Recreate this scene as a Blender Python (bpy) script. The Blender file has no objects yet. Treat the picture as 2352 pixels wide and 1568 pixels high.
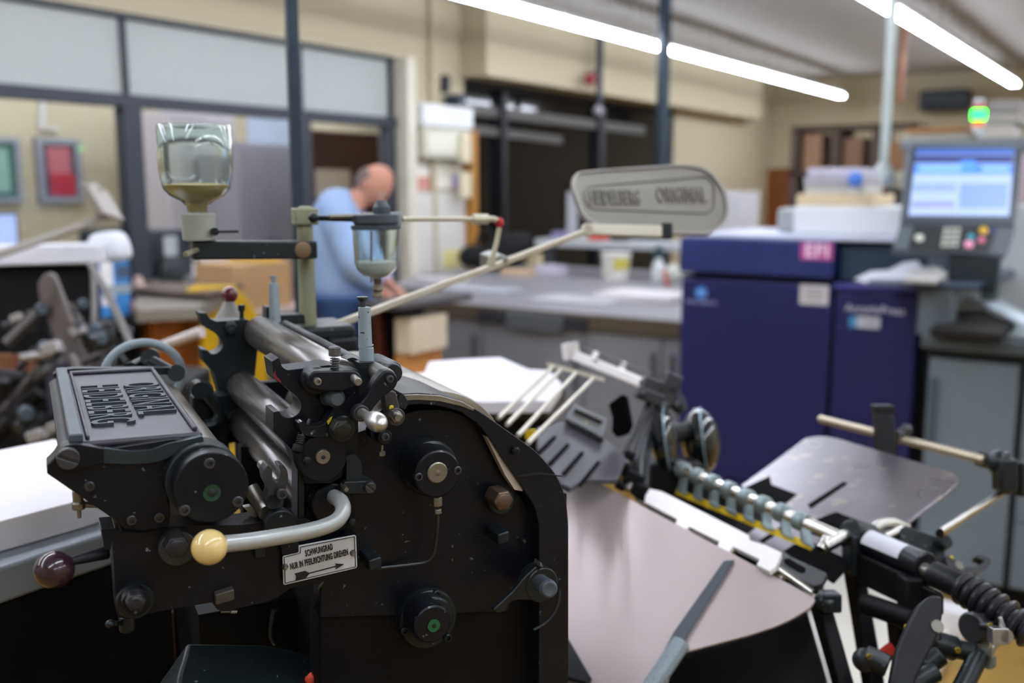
import bpy, bmesh, math, random
from mathutils import Vector as V, Matrix, noise
random.seed(7)
SC = bpy.context.scene; COL = SC.collection
PI = math.pi
# ------------------------------------------------------------------ camera
F = 2250.0; CH = 1.6
PITCH = math.atan(352/F); YAW = math.radians(34.2)
fh = V((-math.sin(YAW), math.cos(YAW), 0)); RT = V((math.cos(YAW), math.sin(YAW), 0))
FW = (fh*math.cos(PITCH) + V((0,0,-math.sin(PITCH)))).normalized()
UP = RT.cross(FW)
CAM = V((0,0,CH))
cd = bpy.data.cameras.new('camera'); cam = bpy.data.objects.new('camera', cd); COL.objects.link(cam)
cd.sensor_width = 36; cd.lens = 36*F/2352; cd.clip_start = 0.02
cam.matrix_world = Matrix((( RT.x, UP.x, -FW.x, 0),(RT.y, UP.y, -FW.y, 0),(RT.z, UP.z, -FW.z, CH),(0,0,0,1)))
cd.dof.use_dof = True; cd.dof.focus_distance = 0.75; cd.dof.aperture_fstop = 4.2; cd.dof.aperture_blades = 8
SC.camera = cam
# a pixel of the photograph -> a point on a real plane of the place
def ray(px, py): return FW + RT*((px-1176)/F) + UP*((784-py)/F)
def D(px, py, d): return CAM + ray(px,py)*d
def onp(px, py, p0, n):
    r = ray(px,py); return CAM + r*((p0-CAM).dot(n)/r.dot(n))
WA = math.radians(60.5)
WV = V((-math.sin(WA), math.cos(WA), 0)); UV = V((math.cos(WA), math.sin(WA), 0)); ZV = V((0,0,1))
P0 = D(1007,1085,0.78)
def W(px, py, w=0): return onp(px, py, P0+WV*w, WV)
def Yp(px, py, y): return onp(px, py, V((0,y,0)), V((0,1,0)))
def Xp(px, py, x): return onp(px, py, V((x,0,0)), V((1,0,0)))
def Zp(px, py, z): return onp(px, py, V((0,0,z)), ZV)
def dep(p): return (p-CAM).dot(FW)
def rr(p, r): return r*dep(p)/F            # r pixels at the distance of p, in metres
def PL(a,b,c):
    n = (b-a).cross(c-a).normalized()
    if n.dot(CAM-a) < 0: n = -n
    f = lambda px,py,o=0: onp(px,py,a+n*o,n)
    f.n = n
    return f
# ------------------------------------------------------------------ outlines
def fil(pts, seg=4):
    out = []; n = len(pts)
    for i,p in enumerate(pts):
        if len(p) < 3 or p[2] == 0: out.append((p[0],p[1])); continue
        a = V(pts[i-1][:2]); b = V(p[:2]); c = V(pts[(i+1)%n][:2])
        d1 = (a-b); d2 = (c-b); r = min(p[2], d1.length*.49, d2.length*.49)
        q1 = b+d1.normalized()*r; q2 = b+d2.normalized()*r
        for k in range(seg+1):
            t = k/seg; out.append(tuple(q1*(1-t)**2 + b*2*t*(1-t) + q2*t*t))
    return out
def smooth(pts, n=4, closed=False):
    pts = [V(p) for p in pts]; N = len(pts); out = []
    rng = range(N) if closed else range(N-1)
    for i in rng:
        p0 = pts[i-1] if (closed or i>0) else pts[0]; p1 = pts[i]; p2 = pts[(i+1)%N]
        p3 = pts[(i+2)%N] if (closed or i+2<N) else pts[-1]
        for k in range(n):
            t = k/n
            out.append(.5*((2*p1)+(p2-p0)*t+(2*p0-5*p1+4*p2-p3)*t*t+(3*p1-p0-3*p2+p3)*t**3))
    if not closed: out.append(pts[-1])
    return out
# ------------------------------------------------------------------ objects
WL = {}
def _prep(o, parent, world):
    COL.objects.link(o)
    if parent is not None: o.parent = parent
    WL[o.name] = world
def tag(o, label=None, cat=None, group=None, kind=None):
    if label: o['label'] = label
    if cat: o['category'] = cat
    if group: o['group'] = group
    if kind: o['kind'] = kind
    return o
def thing(name, label, cat, loc, group=None):
    o = bpy.data.objects.new(name, None); o.empty_display_size = .05
    o.location = loc; _prep(o, None, V(loc)); return tag(o, label, cat, group)
def perp(a):
    a = a.normalized(); t = V((0,0,1)) if abs(a.z) < .9 else V((1,0,0))
    x = a.cross(t).normalized(); return x, a.cross(x).normalized()
class G:
    def __init__(s): s.v = []; s.f = []
    def add(s, vs, fs):
        b = len(s.v); s.v += [V(p) for p in vs]; s.f += [tuple(i+b for i in f) for f in fs]; return s
    def prism(s, pts, vec):
        n = len(pts); pts = [V(p) for p in pts]
        return s.add(pts+[p+vec for p in pts], [tuple(range(n)), tuple(range(2*n-1,n-1,-1))]+[(i,i+n,(i+1)%n+n,(i+1)%n) for i in range(n)])
    def ring(s, outer, inner, vec):
        n = len(outer); a = [V(p) for p in outer]; b = [V(p) for p in inner]
        vs = a+b+[p+vec for p in a]+[p+vec for p in b]; fs = []
        for i in range(n):
            j = (i+1)%n
            fs += [(i,j,j+n,i+n),(i+2*n,i+3*n,j+3*n,j+2*n),(i,i+2*n,j+2*n,j),(i+n,j+n,j+3*n,i+3*n)]
        return s.add(vs, fs)
    def box(s, c, x, y, z):
        c,x,y,z = V(c),V(x),V(y),V(z)
        vs = [c+x*i+y*j+z*k for i in (-1,1) for j in (-1,1) for k in (-1,1)]
        return s.add(vs, [(0,1,3,2),(4,6,7,5),(0,4,5,1),(2,3,7,6),(0,2,6,4),(1,5,7,3)])
    def bx(s, x0,x1,y0,y1,z0,z1):
        return s.box(((x0+x1)/2,(y0+y1)/2,(z0+z1)/2),((x1-x0)/2,0,0),(0,(y1-y0)/2,0),(0,0,(z1-z0)/2))
    def lathe(s, p, ax, prof, n=28, caps=True):
        p = V(p); ax = V(ax).normalized(); x,y = perp(ax); vs = []; fs = []
        for r,h in prof:
            for i in range(n):
                a = 2*PI*i/n; vs.append(p+ax*h+(x*math.cos(a)+y*math.sin(a))*max(r,1e-5))
        m = len(prof)
        for k in range(m-1):
            for i in range(n):
                j = (i+1)%n; fs.append((k*n+i,k*n+j,(k+1)*n+j,(k+1)*n+i))
        if caps: fs += [tuple(range(n-1,-1,-1)), tuple(range((m-1)*n,m*n))]
        return s.add(vs, fs)
    def cyl(s, a, b, r, r2=None, n=24):
        a = V(a); b = V(b); return s.lathe(a, b-a, [(r,0),(r if r2 is None else r2,(b-a).length)], n)
    def sph(s, c, r, ax=(0,0,1), e=1.0, n=24, m=14):
        c = V(c); ax = V(ax).normalized()
        return s.lathe(c, ax, [(r*math.sin(PI*k/m), -r*e*math.cos(PI*k/m)) for k in range(m+1)], n, False)
    def tube(s, pts, r, n=12, sm=0):
        pts = [V(p) for p in pts]
        rs = r if isinstance(r, (list,tuple)) else None
        if sm: pts = smooth(pts, sm)
        N = len(pts); t0 = (pts[1]-pts[0]).normalized(); x,_ = perp(t0); vs = []; fs = []
        for i,p in enumerate(pts):
            t = (pts[min(i+1,N-1)]-pts[max(i-1,0)]).normalized()
            x = (x - t*x.dot(t)).normalized(); y = t.cross(x)
            q = r if rs is None else rs[0]+(rs[-1]-rs[0])*i/(N-1)
            for k in range(n):
                a = 2*PI*k/n; vs.append(p+(x*math.cos(a)+y*math.sin(a))*q)
        for i in range(N-1):
            for k in range(n):
                j = (k+1)%n; fs.append((i*n+k,i*n+j,(i+1)*n+j,(i+1)*n+k))
        fs += [tuple(range(n-1,-1,-1)), tuple(range((N-1)*n,N*n))]
        return s.add(vs, fs)
    def coil(s, a, b, R, r, turns, n=6):
        a = V(a); b = V(b); x,y = perp(b-a); K = int(turns*14)
        return s.tube([a+(b-a)*(k/K)+(x*math.cos(2*PI*turns*k/K)+y*math.sin(2*PI*turns*k/K))*R for k in range(K+1)], r, n)
    def build(s, name, m, parent=None, bev=0, ang=35, seg=2, label=None, cat=None, group=None, kind=None, loc=None, mods=None):
        me = bpy.data.meshes.new(name)
        if parent is not None: wl = WL[parent.name]
        elif loc is not None: wl = V(loc)
        else:
            xs = [p.x for p in s.v]; ys = [p.y for p in s.v]
            wl = V(((min(xs)+max(xs))/2,(min(ys)+max(ys))/2,min(p.z for p in s.v)))
        bm = bmesh.new(); vs = [bm.verts.new(p-wl) for p in s.v]
        for f in s.f:
            try: bm.faces.new([vs[i] for i in f])
            except ValueError: pass
        bmesh.ops.recalc_face_normals(bm, faces=bm.faces)
        for f in bm.faces: f.smooth = True
        bm.to_mesh(me); bm.free()
        me.set_sharp_from_angle(angle=math.radians(ang))
        me.materials.append(m)
        o = bpy.data.objects.new(name, me)
        if parent is None: o.location = wl
        _prep(o, parent, wl)
        if bev:
            b = o.modifiers.new('bevel','BEVEL'); b.width = bev; b.segments = seg; b.limit_method = 'ANGLE'; b.angle_limit = math.radians(32)
            b.harden_normals = False
        return tag(o, label, cat, group, kind)
def text_mesh(body, size, depth, o, xd, yd, narrow=1.0, align='CENTER', space=1.0, off=0, fit=None):
    c = bpy.data.curves.new('lettering','FONT'); c.body = body; c.size = size; c.extrude = depth; c.align_x = align; c.align_y = 'CENTER'
    c.space_character = space; c.offset = off; c.resolution_u = 3
    ob = bpy.data.objects.new('lettering', c); COL.objects.link(ob)
    dg = bpy.context.evaluated_depsgraph_get(); me = bpy.data.meshes.new_from_object(ob.evaluated_get(dg))
    if fit: xs=[v.co.x for v in me.vertices]; narrow = fit/(max(xs)-min(xs))
    g = G(); xd = V(xd).normalized(); yd = V(yd).normalized(); zd = xd.cross(yd)
    g.add([V(o)+xd*(v.co.x*narrow)+yd*v.co.y+zd*v.co.z for v in me.vertices], [tuple(p.vertices) for p in me.polygons])
    bpy.data.objects.remove(ob); bpy.data.curves.remove(c); bpy.data.meshes.remove(me)
    return g
# ------------------------------------------------------------------ materials
def lin(h):
    return tuple(((int(h[i:i+2],16)/255+.055)/1.055)**2.4 if int(h[i:i+2],16) > 10 else int(h[i:i+2],16)/255/12.92 for i in (0,2,4))+(1,)
MC = {}
def M(name, col='808080', rough=.5, metal=0, var=.12, vs=8.0, bump=0, bs=60., speck=None, emit=None, es=1, trans=0, ior=1.45, coat=0, stretch=None, spec=.5, alpha=1, streak=None):
    if name in MC: return MC[name]
    m = bpy.data.materials.new(name); MC[name] = m; m.use_nodes = True
    nt = m.node_tree; N = nt.nodes; L = nt.links; b = N['Principled BSDF']
    c = lin(col) if isinstance(col,str) else tuple(col)+(1,)
    b.inputs['Roughness'].default_value = rough; b.inputs['Metallic'].default_value = metal
    b.inputs['IOR'].default_value = ior; b.inputs['Transmission Weight'].default_value = trans
    b.inputs['Coat Weight'].default_value = coat; b.inputs['Specular IOR Level'].default_value = spec
    tc = N.new('ShaderNodeTexCoord'); mp = N.new('ShaderNodeMapping'); L.new(tc.outputs['Object'], mp.inputs['Vector'])
    if stretch: mp.vector_type='TEXTURE'; mp.inputs['Rotation'].default_value = stretch[0]; mp.inputs['Scale'].default_value = stretch[1]
    nz = N.new('ShaderNodeTexNoise'); nz.inputs['Scale'].default_value = vs; nz.inputs['Detail'].default_value = 5; L.new(mp.outputs[0], nz.inputs['Vector'])
    mx = N.new('ShaderNodeMix'); mx.data_type = 'RGBA'
    mx.inputs['A'].default_value = tuple(x*(1-var) for x in c[:3])+(1,); mx.inputs['B'].default_value = tuple(min(1,x*(1+var)) for x in c[:3])+(1,)
    L.new(nz.outputs['Fac'], mx.inputs['Factor']); last = mx.outputs['Result']
    if speck:
        n2 = N.new('ShaderNodeTexNoise'); n2.inputs['Scale'].default_value = speck[1]; n2.inputs['Detail'].default_value = 3; L.new(mp.outputs[0], n2.inputs['Vector'])
        rp = N.new('ShaderNodeValToRGB'); rp.color_ramp.elements[0].position = speck[2]; rp.color_ramp.elements[1].position = min(1,speck[2]+.04)
        L.new(n2.outputs['Fac'], rp.inputs['Fac']); m2 = N.new('ShaderNodeMix'); m2.data_type = 'RGBA'
        L.new(rp.outputs['Color'], m2.inputs['Factor']); L.new(last, m2.inputs['A']); m2.inputs['B'].default_value = lin(speck[0]); last = m2.outputs['Result']
    L.new(last, b.inputs['Base Color'])
    mr = N.new('ShaderNodeMapRange'); mr.inputs['To Min'].default_value = max(.02,rough*.8); mr.inputs['To Max'].default_value = min(1,rough*1.25)
    L.new(nz.outputs['Fac'], mr.inputs['Value'])
    if not trans: L.new(mr.outputs[0], b.inputs['Roughness'])
    if bump:
        n3 = N.new('ShaderNodeTexNoise'); n3.inputs['Scale'].default_value = bs; L.new(mp.outputs[0], n3.inputs['Vector'])
        bp = N.new('ShaderNodeBump'); bp.inputs['Strength'].default_value = bump; bp.inputs['Distance'].default_value = .001; L.new(n3.outputs['Fac'], bp.inputs['Height']); L.new(bp.outputs[0], b.inputs['Normal'])
    if emit: b.inputs['Emission Color'].default_value = lin(emit); b.inputs['Emission Strength'].default_value = es
    return m
BLK = M('black_enamel','0e1119',.36,.0,.25,14,.15,90,speck=('6a7076',190,.70),coat=.1,spec=.3)
BLK2 = M('black_cast_iron','0b0e15',.48,.1,.3,10,.3,60)
BLKT = M('black_teal_enamel','101a1e',.38,.0,.35,16,.15,90,speck=('5c7074',170,.69))
BLKD = M('dark_machine_paint','050609',.55,.0,.2,10,.1,spec=.25)
STEEL = M('worn_steel','8b8880',.38,.85,.25,30,.1)
DSTEEL = M('dark_oiled_steel','4a4b4e',.4,.7,.3,30,.2)
CHROME = M('polished_steel','c4c2ba',.22,1,.1,20)
ALU = M('brushed_aluminium','c9c9c6',.35,.9,.1,20)
HANDLE = M('grey_green_lever_paint','a9aeac',.35,.35,.12,18)
IVORY = M('ivory_ball_plastic','e2c884',.2,0,.12,9,coat=.8)
PURP = M('dark_plum_ball_plastic','2e1a24',.22,0,.2,9,coat=.5)
REDK = M('dark_red_ball_plastic','5c1d28',.25,0,.2,9,coat=.5)
LBLUE = M('pale_blue_green_paint','8b989e',.5,.1,.12,25,.1,80,speck=('1d2b2c',260,.66))
SAGE = M('sage_green_paint','8d8f74',.5,.1,.15,25)
SLATE = M('slate_blue_grey_paint','474f56',.45,.1,.2,20)
RUB = M('inked_roller_rubber','7a7673',.27,.75,.4,6,0,stretch=((0,0,WA),(.25,4,.25)))  # stretched noise draws lengthwise highlight streaks into the roller colour
DRUM = M('worn_steel_drum','8d867c',.33,.75,.3,6,0,stretch=((0,0,WA),(.3,4,.3)))
LID = M('dark_grey_lid','45444b',.4,.35,.15,10,.1,90)
LIDT = M('lid_lettering','3d444a',.45,.3,.15,10)
EDGE = M('worn_teal_edge','2c363b',.4,.3,.4,40,.2)
SIGNW = M('white_sign_enamel','c9cdd2',.42,.2,.05,9)
INK = M('black_sign_ink','1b1c22',.5)
GREENR = M('green_ring_paint','1f5a38',.45)
YELD = M('yellow_grease_mark','c9b31e',.5)
RED = M('red_paint','c02a22',.5)
SHEET = M('pinkish_sheet_metal','b5a8a6',.42,.35,.08,5,.05,30)
TRAY = M('mottled_dark_steel','8a868c',.28,.8,.25,12,0,speck=('a09893',34,.60))
WPLATE = M('white_enamelled_bar','e2dedb',.4,.1,.04)
YEL = M('yellow_enamel','dfbf10',.45)
GLASS = M('clear_glass','eef6f2',.03,0,0,5,trans=1,ior=1.45)
OIL = M('yellowed_powder','c9b478',.6,0,.2,30)
MATT = M('matt_black','030304',.9,0,.1,5,spec=.1)
POWD = M('white_powder','fbfdfc',.8)
ARMW = M('ivory_grey_arm_paint','d2cebf',.3,.35,.08)
HOSE = M('black_rubber_hose','1a1c22',.35,0,.2,20)
PAPER = M('white_paper','e9e7e8',.75,0,.03)
PAPER2 = M('grey_white_paper_edges','b9b4b2',.8,0,.1,40)
# ================================================================== the near printing press
bl = W(1000,1300,.15); PR = thing('printing_press','black cast-iron printing press filling the foreground, with an ivory ball lever and white sign','printing press',(bl.x,bl.y,0))
def B(g,n,m,p=PR,bev=0,**k): return g.build(n,m,p,bev,**k)
def cw(g,px,py,w0,w1,r,n=32,r2=None):
    a = W(px,py,w0); q = rr(a,r); return g.cyl(a, a+WV*(w1-w0), q, None if r2 is None else rr(a,r2), n)
def pol(pts, w, th, g=None): 
    g = g or G(); return g.prism([W(x,y,w) for x,y in fil(pts)], WV*th)
def U(px,py,w=0): return (W(px,py,w)-P0).dot(UV)
OP = V((P0.x,P0.y,0))
def L3(u,w,z): return OP+UV*u+WV*w+ZV*z
def LB(g,u0,u1,w0,w1,z0,z1): return g.box(L3((u0+u1)/2,(w0+w1)/2,(z0+z1)/2),UV*(u1-u0)/2,WV*(w1-w0)/2,ZV*(z1-z0)/2)
def disc(px,py,w0,w1,r,n=40,ch=.12):        # turned disc with a softened front rim
    a = W(px,py,w0); q = rr(a,r); return G().lathe(a, WV, [(q*(1-ch),0),(q,q*ch),(q,w1-w0)], n)
def socket(par,px,py,w,r,m=DSTEEL,name='socket_screw',d=.006):
    a = W(px,py,w); q = rr(a,r); g = G()
    g.lathe(a, WV, [(q*.5,q*.55),(q*.5,-0.0),(q*.85,0),(q,q*.15),(q,d)], 20, False)
    g.lathe(a+WV*q*.5, WV, [(q*.52,0),(q*.52,.001)], 6); return g.build(name,m,par)
def hexb(par,px,py,w,r,h,m=DSTEEL,name='hex_bolt',tilt=0):
    a = W(px,py,w); q = rr(a,r); g = G(); g.lathe(a, WV, [(q*.86,0),(q,q*.12),(q,h)], 6)
    g.lathe(a-WV*.0008, WV, [(q*.55,0),(q*.75,.001)], 20); return g.build(name,m,par,.0006)
def slot(par,px,py,w,r,ang,m=DSTEEL,d=.006):
    a = W(px,py,w); q = rr(a,r); ca,sa = math.cos(ang),math.sin(ang)
    x = UV*ca+ZV*sa; y = UV*-sa+ZV*ca; g = G()
    for s in (1,-1):
        arc = [a+(x*math.cos(t)+y*math.sin(t)*s)*q for t in [0.14+(PI-.28)*k/14 for k in range(15)]]
        g.prism(arc, WV*d)
    g.lathe(a+WV*q*.25, WV, [(q,0),(q,d)], 24)
    return g.build('slotted_screw',m,par,.0005)
zb = W(1000,1300,0).z
# frame of the machine, down to the floor
g = G(); LB(g,U(742,1400,.05),U(1300,1300,.05),.05,.33,0.02,W(1000,1180,.05).z); B(g,'machine_frame',BLKD)
g = G(); LB(g,U(455,1400,.14),U(760,1400,.14),.14,.33,.02,W(600,1385,.14).z); LB(g,U(560,1200,.2),U(760,1200,.2),.2,.215,W(600,1385,.14).z-.01,W(700,1010,.2).z); B(g,'inner_bay',BLKD)
g = G(); LB(g,U(380,1400,.0),U(1320,1400,0),-.04,.40,0,.10); B(g,'machine_foot',BLKD,bev=.01)
# ---- side plate with its fittings
sp = B(pol([(702,1330),(700,1100),(722,1010),(800,1000),(885,975,8),(925,950,10),(965,940,10),(1003,937,10),(1048,944,10),(1088,965,10),(1122,1003,10),(1150,1055,10),(1178,1108,10),(1212,1165,12),(1223,1200,10),(1220,1290,10),(1188,1335,8),(1170,1405),(735,1420),(735,1342)],.012,.02),'side_plate',BLK,bev=.0012)
B(pol([(733,1345),(760,1325),(1185,1238),(1215,1290),(1238,1330),(1306,1330),(1306,1760),(733,1760)],.016,.03),'lower_side_cover',BLKD,bev=.002)
gb = B(pol([(905,905,3),(962,902,12),(1012,906,14),(1062,921,14),(1112,951,14),(1165,988,20),(1232,1036,20),(1276,1086,20),(1300,1140,20),(1306,1200,20),(1306,1760),(1238,1760),(1238,1205,10),(1229,1165,12),(1195,1112,10),(1160,1062,10),(1128,1012,10),(1100,975,10),(1058,945,10),(1008,932,10),(960,928,10),(908,936,3)],-.004,.09),'wheel_guard',BLK,bev=.0015,ang=50)
hexb(gb,1186,1036,-.008,11,.006,BLK,'rivet')
# hinge line of the guard
g = pol([(1188,1092,3),(1240,1085,6),(1290,1092),(1291,1095),(1240,1089,6),(1190,1095)],-.0052,.002); B(g,'seam',INK,gb)
# gear behind the guard
g = G(); a = W(1003,1090,.03); R = rr(a,152); g.lathe(a,WV,[(R*.94,0),(R*.94,.02)],60)
for k in range(72):
    t = 2*PI*k/72; d = UV*math.cos(t)+ZV*math.sin(t); e = UV*-math.sin(t)+ZV*math.cos(t)
    g.box(a+d*R*.97+WV*.01,d*R*.04,e*R*.018,WV*.01)
B(g,'gear_wheel',DSTEEL)
g = G(); a = W(985,1098,.055); R = rr(a,207); g.lathe(a,WV,[(R*.9,-.002),(R*.985,0),(R,.004),(R,.22),(R*.985,.224)],90); B(g,'steel_drum',DRUM)
B(pol([(1117,1003),(1130,1003),(1162,1052),(1198,1108),(1200,1128),(1182,1124),(1160,1090)],.0,.008),'guide_strip',M('bright_guide','cfc9c2',.4,.4))
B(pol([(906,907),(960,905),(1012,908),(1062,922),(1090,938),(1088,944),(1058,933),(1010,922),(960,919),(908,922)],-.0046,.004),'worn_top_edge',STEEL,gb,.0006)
g=G(); p_=D(386,1405,1.12); g.cyl((p_.x,p_.y,.02),p_,.006); B(g,'copper_pipe',M('copper_tube','7a5230',.4,.6))
# upper bearing
bh = B(disc(992,1077,-.004,.02,65,48,.08),'bearing_flange',BLKT,sp)
B(disc(1006,1089,-.028,.0,56,48,.07),'bearing_cap',BLK,sp)
g = disc(1006,1086,-.030,-.026,25,32,.1); a=W(1006,1086,-.0302); g.lathe(a,WV,[(rr(a,4),-.0003),(rr(a,7),0)],12); B(g,'shaft_end',STEEL,sp)
for x,y in ((963,1096),(1052,1081)): socket(sp,x,y,-.0295,10)
# lubrication pipe
g = G(); a=W(1004,1140,-.018); g.lathe(a,-ZV,[(rr(a,11),0),(rr(a,12),.001),(rr(a,12),rr(a,22))],6); a=W(1005,1168,-.018); g.lathe(a,-ZV,[(rr(a,9),0),(rr(a,9.5),rr(a,11))],6); B(g,'pipe_nut',STEEL,sp,.0004)
g = G(); g.tube([W(*q) for q in ((1005,1178,-.018),(1005,1205,-.015),(1001,1245,-.008),(996,1272,-.004),(978,1290,.0),(945,1296,.004),(900,1301,.008),(858,1306,.010))],rr(a,4.2),10,4); B(g,'oil_pipe',DSTEEL,sp)
g = G(); g.tube([W(*q) for q in ((742,1335,.0),(730,1352,.0),(724,1372,.01),(722,1395,.03))],rr(a,4),10,4); B(g,'oil_pipe',DSTEEL,sp)
for x,y,r in ((857,1290,15),(1150,1231,14)):
    a=W(x,y,-.006); q=rr(a,r); B(G().box(a+WV*.012,UV*q+ZV*q*.16,WV*.018,ZV*q*.95-UV*q*.05),'square_bolt',BLKT,sp,.0012)
# large hex bolt
B(disc(1154,1152,.002,.014,32,36,.08),'washer',BLKT,sp); hexb(sp,1158,1151,-.014,25,.02,M('rusty_steel','6b5c4e',.45,.7,.25,30))
# lower bearing
B(disc(986,1424,.004,.02,70,48,.05),'bearing_flange',BLKT,sp); B(disc(992,1424,-.008,.006,54,44,.08),'bearing_ring',BLKT,sp); B(disc(994,1434,-.026,.0,45,44,.08),'bearing_cap',BLK,sp)
g = G(); a=W(997,1437,-.027); g.lathe(a,WV,[(rr(a,5),.0),(rr(a,15),0),(rr(a,15),.003)],28); B(g,'green_ring',GREENR,sp)
g = G(); g.lathe(a-WV*.0005,WV,[(rr(a,5),0),(rr(a,6),.002)],6); B(g,'shaft_hole',INK,sp)
for x,y in ((1005,1366),(931,1450),(1030,1466)): socket(sp,x,y,.001,10,BLKT)
# stop lever right
lv = B(disc(1246,1344,-.022,-.006,41,44,.05),'stop_lever',BLKT,ang=30)
B(pol([(1232,1300,4),(1205,1325,6),(1178,1358,6),(1150,1384,8),(1132,1400,6),(1140,1409,6),(1162,1405,8),(1168,1385,5),(1185,1378,8),(1230,1378),(1262,1350)],-.021,.006),'lever_arm',BLKT,lv,.0012)
g = G(); a=W(1240,1338,-.034); b=W(1260,1352,-.060); g.cyl(a,b,rr(a,20),rr(a,21)); g.lathe(b,(b-a),[(rr(a,21),0),(rr(a,16),.003),(rr(a,8),.002)],28); B(g,'lever_boss',SLATE,lv,.0008)
B(pol([(1240,1302),(1243,1291),(1249,1303)],-.026,.012),'pointer',STEEL,lv,.0008)
g = G(); ar=[(1285,1355),(1282,1385),(1270,1412),(1250,1432),(1225,1446)]; g.tube([W(x,y,-.004) for x,y in ar],.0012,8,4); B(g,'arc_edge',EDGE,gb)
hexb(sp,1205,1244,.006,7,.008,BLKT,'small_bolt')
# ---- ink fountain on the left
fs = B(pol([(108,1067,3),(121,1055,4),(127,1048,4),(138,1030,8),(165,1022,8),(250,1028),(400,1005),(440,1010),(402,1058),(386,1120),(392,1180),(386,1213,6),(330,1222,6),(284,1214,6),(266,1196,4),(108,1088,3)],-.008,.02),'ink_fountain_side',BLK,bev=.0014)
B(pol([(132,1048,14),(146,1024,12),(175,1019,5),(238,1030,2),(238,1063,2),(190,1076,12),(150,1082,14)],-.013,.008),'hinge_arm',BLK,fs,.0012)
slot(fs,157,1055,-.019,25,-.45,DSTEEL,.007)
for x,y in ((206,1118),(303,1196),(367,1190)): socket(fs,x,y,-.011,12)
hop = G().prism([W(x,y,0) for x,y in fil([(134,1045),(150,1032,6),(462,1002,4),(462,1030),(400,1110),(300,1160),(180,1110)])], WV*.275); B(hop,'ink_trough',BLK2,bev=.0012)
fl,fr_ = W(158,1026,-.004),W(466,1000,-.004)
lid = G(); ux=(fr_-fl).normalized(); lup = ux.cross(WV).normalized(); lup = lup if lup.z>0 else -lup; lw=(fr_-fl).length
LT=.005
lid.box((fl+fr_)/2+WV*.137+lup*.0, ux*lw*.5, WV*.137, lup*LT*.5); LIDO = B(lid,'fountain_lid',LID,bev=.002)
def lp(s,t,h=0): return fl+ux*lw*s+WV*.274*t+lup*(LT*.5+h)
def lbar(s0,s1,t0,t1,h,name,m): 
    c=lp((s0+s1)/2,(t0+t1)/2,h/2); return G().box(c,ux*lw*(s1-s0)/2,WV*.274*(t1-t0)/2,lup*h/2).build(name,m,LIDO,min(.0012,h*.45))
lbar(.0,.105,-.004,1.0,.006,'edge_strip',SLATE)
lbar(.125,.155,.02,.98,.003,'rib',LID); lbar(.93,.97,.02,.98,.003,'rib',LID); lbar(.125,.97,.955,.985,.003,'rib',LID)
t = text_mesh('ORIGINAL',.041,.0015,lp(.725,.47,.001),-WV,ux,1,'CENTER',1.1,0,fit=.130); t.build('raised_lettering',LIDT,LIDO)
t = text_mesh('HEIDELBERG',.043,.0015,lp(.345,.43,.001),-WV,ux,1,'CENTER',1.1,0,fit=.152); t.build('raised_lettering',LIDT,LIDO)
B(pol([(238,1030,2),(300,1036,8),(345,1034,10),(385,1019,12),(430,1010,8),(466,1001,6),(470,1020,8),(464,1029,6),(410,1038,10),(378,1056,12),(345,1064,8),(300,1066,6),(238,1064,2)],-.012,.012),'lid_front_edge',EDGE,LIDO,.0016)
# back hinge of the fountain
B(pol([(128,868),(120,862,8),(135,850,8),(170,846,6),(300,846),(420,842,6),(418,860),(170,862,4),(150,880,5),(140,872)],.278,.012),'rear_side_arm',BLKT,bev=.001)
# fountain roller with its end disc
a=W(470,1108,.0); R=rr(a,80); B(G().lathe(a,WV,[(R,0),(R,.27)],60),'fountain_roller',DRUM)
B(disc(470,1104,-.022,.0,86,56,.03),'roller_end_ring',BLKT)
ed = B(disc(487,1120,-.038,-.020,83,56,.03),'roller_end_cap',BLK)
for x,y in ((482,1065),(547,1153),(425,1173)): socket(ed,x,y,-.040,13)
g=G(); a=W(487,1132,-.0385); g.lathe(a,WV,[(rr(a,12),0),(rr(a,20),-.0002),(rr(a,20),.002)],30); B(g,'green_ring',M('worn_green_paint','173a28',.45),ed)
g=G(); g.lathe(a-WV*.0006,WV,[(rr(a,7),0),(rr(a,12),.001)],14); B(g,'centre_hole',INK,ed)
# oil spout under the fountain side
g=G(); a=W(168,1142,.0); g.lathe(W(178,1125,.01),-ZV,[(rr(a,12),0),(rr(a,12),rr(a,28)),(rr(a,15),rr(a,30)),(rr(a,15),rr(a,46)),(rr(a,5),rr(a,47)),(rr(a,4.5),rr(a,68))],18); g.cyl(W(190,1158,.012),W(232,1160,.012),rr(a,7)); B(g,'drain_fitting',STEEL,bev=.0006)
# lever with plum ball
g=G(); a=W(245,1270,.01); g.tube([W(150,1292,.0),W(245,1268,.012)],[rr(a,9),rr(a,16)],16); kl=B(g,'fountain_lever',BLK2); B(G().sph(W(125,1308,-.004),rr(a,42),UV,1,36,20),'ball_knob',PURP,kl)
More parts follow.
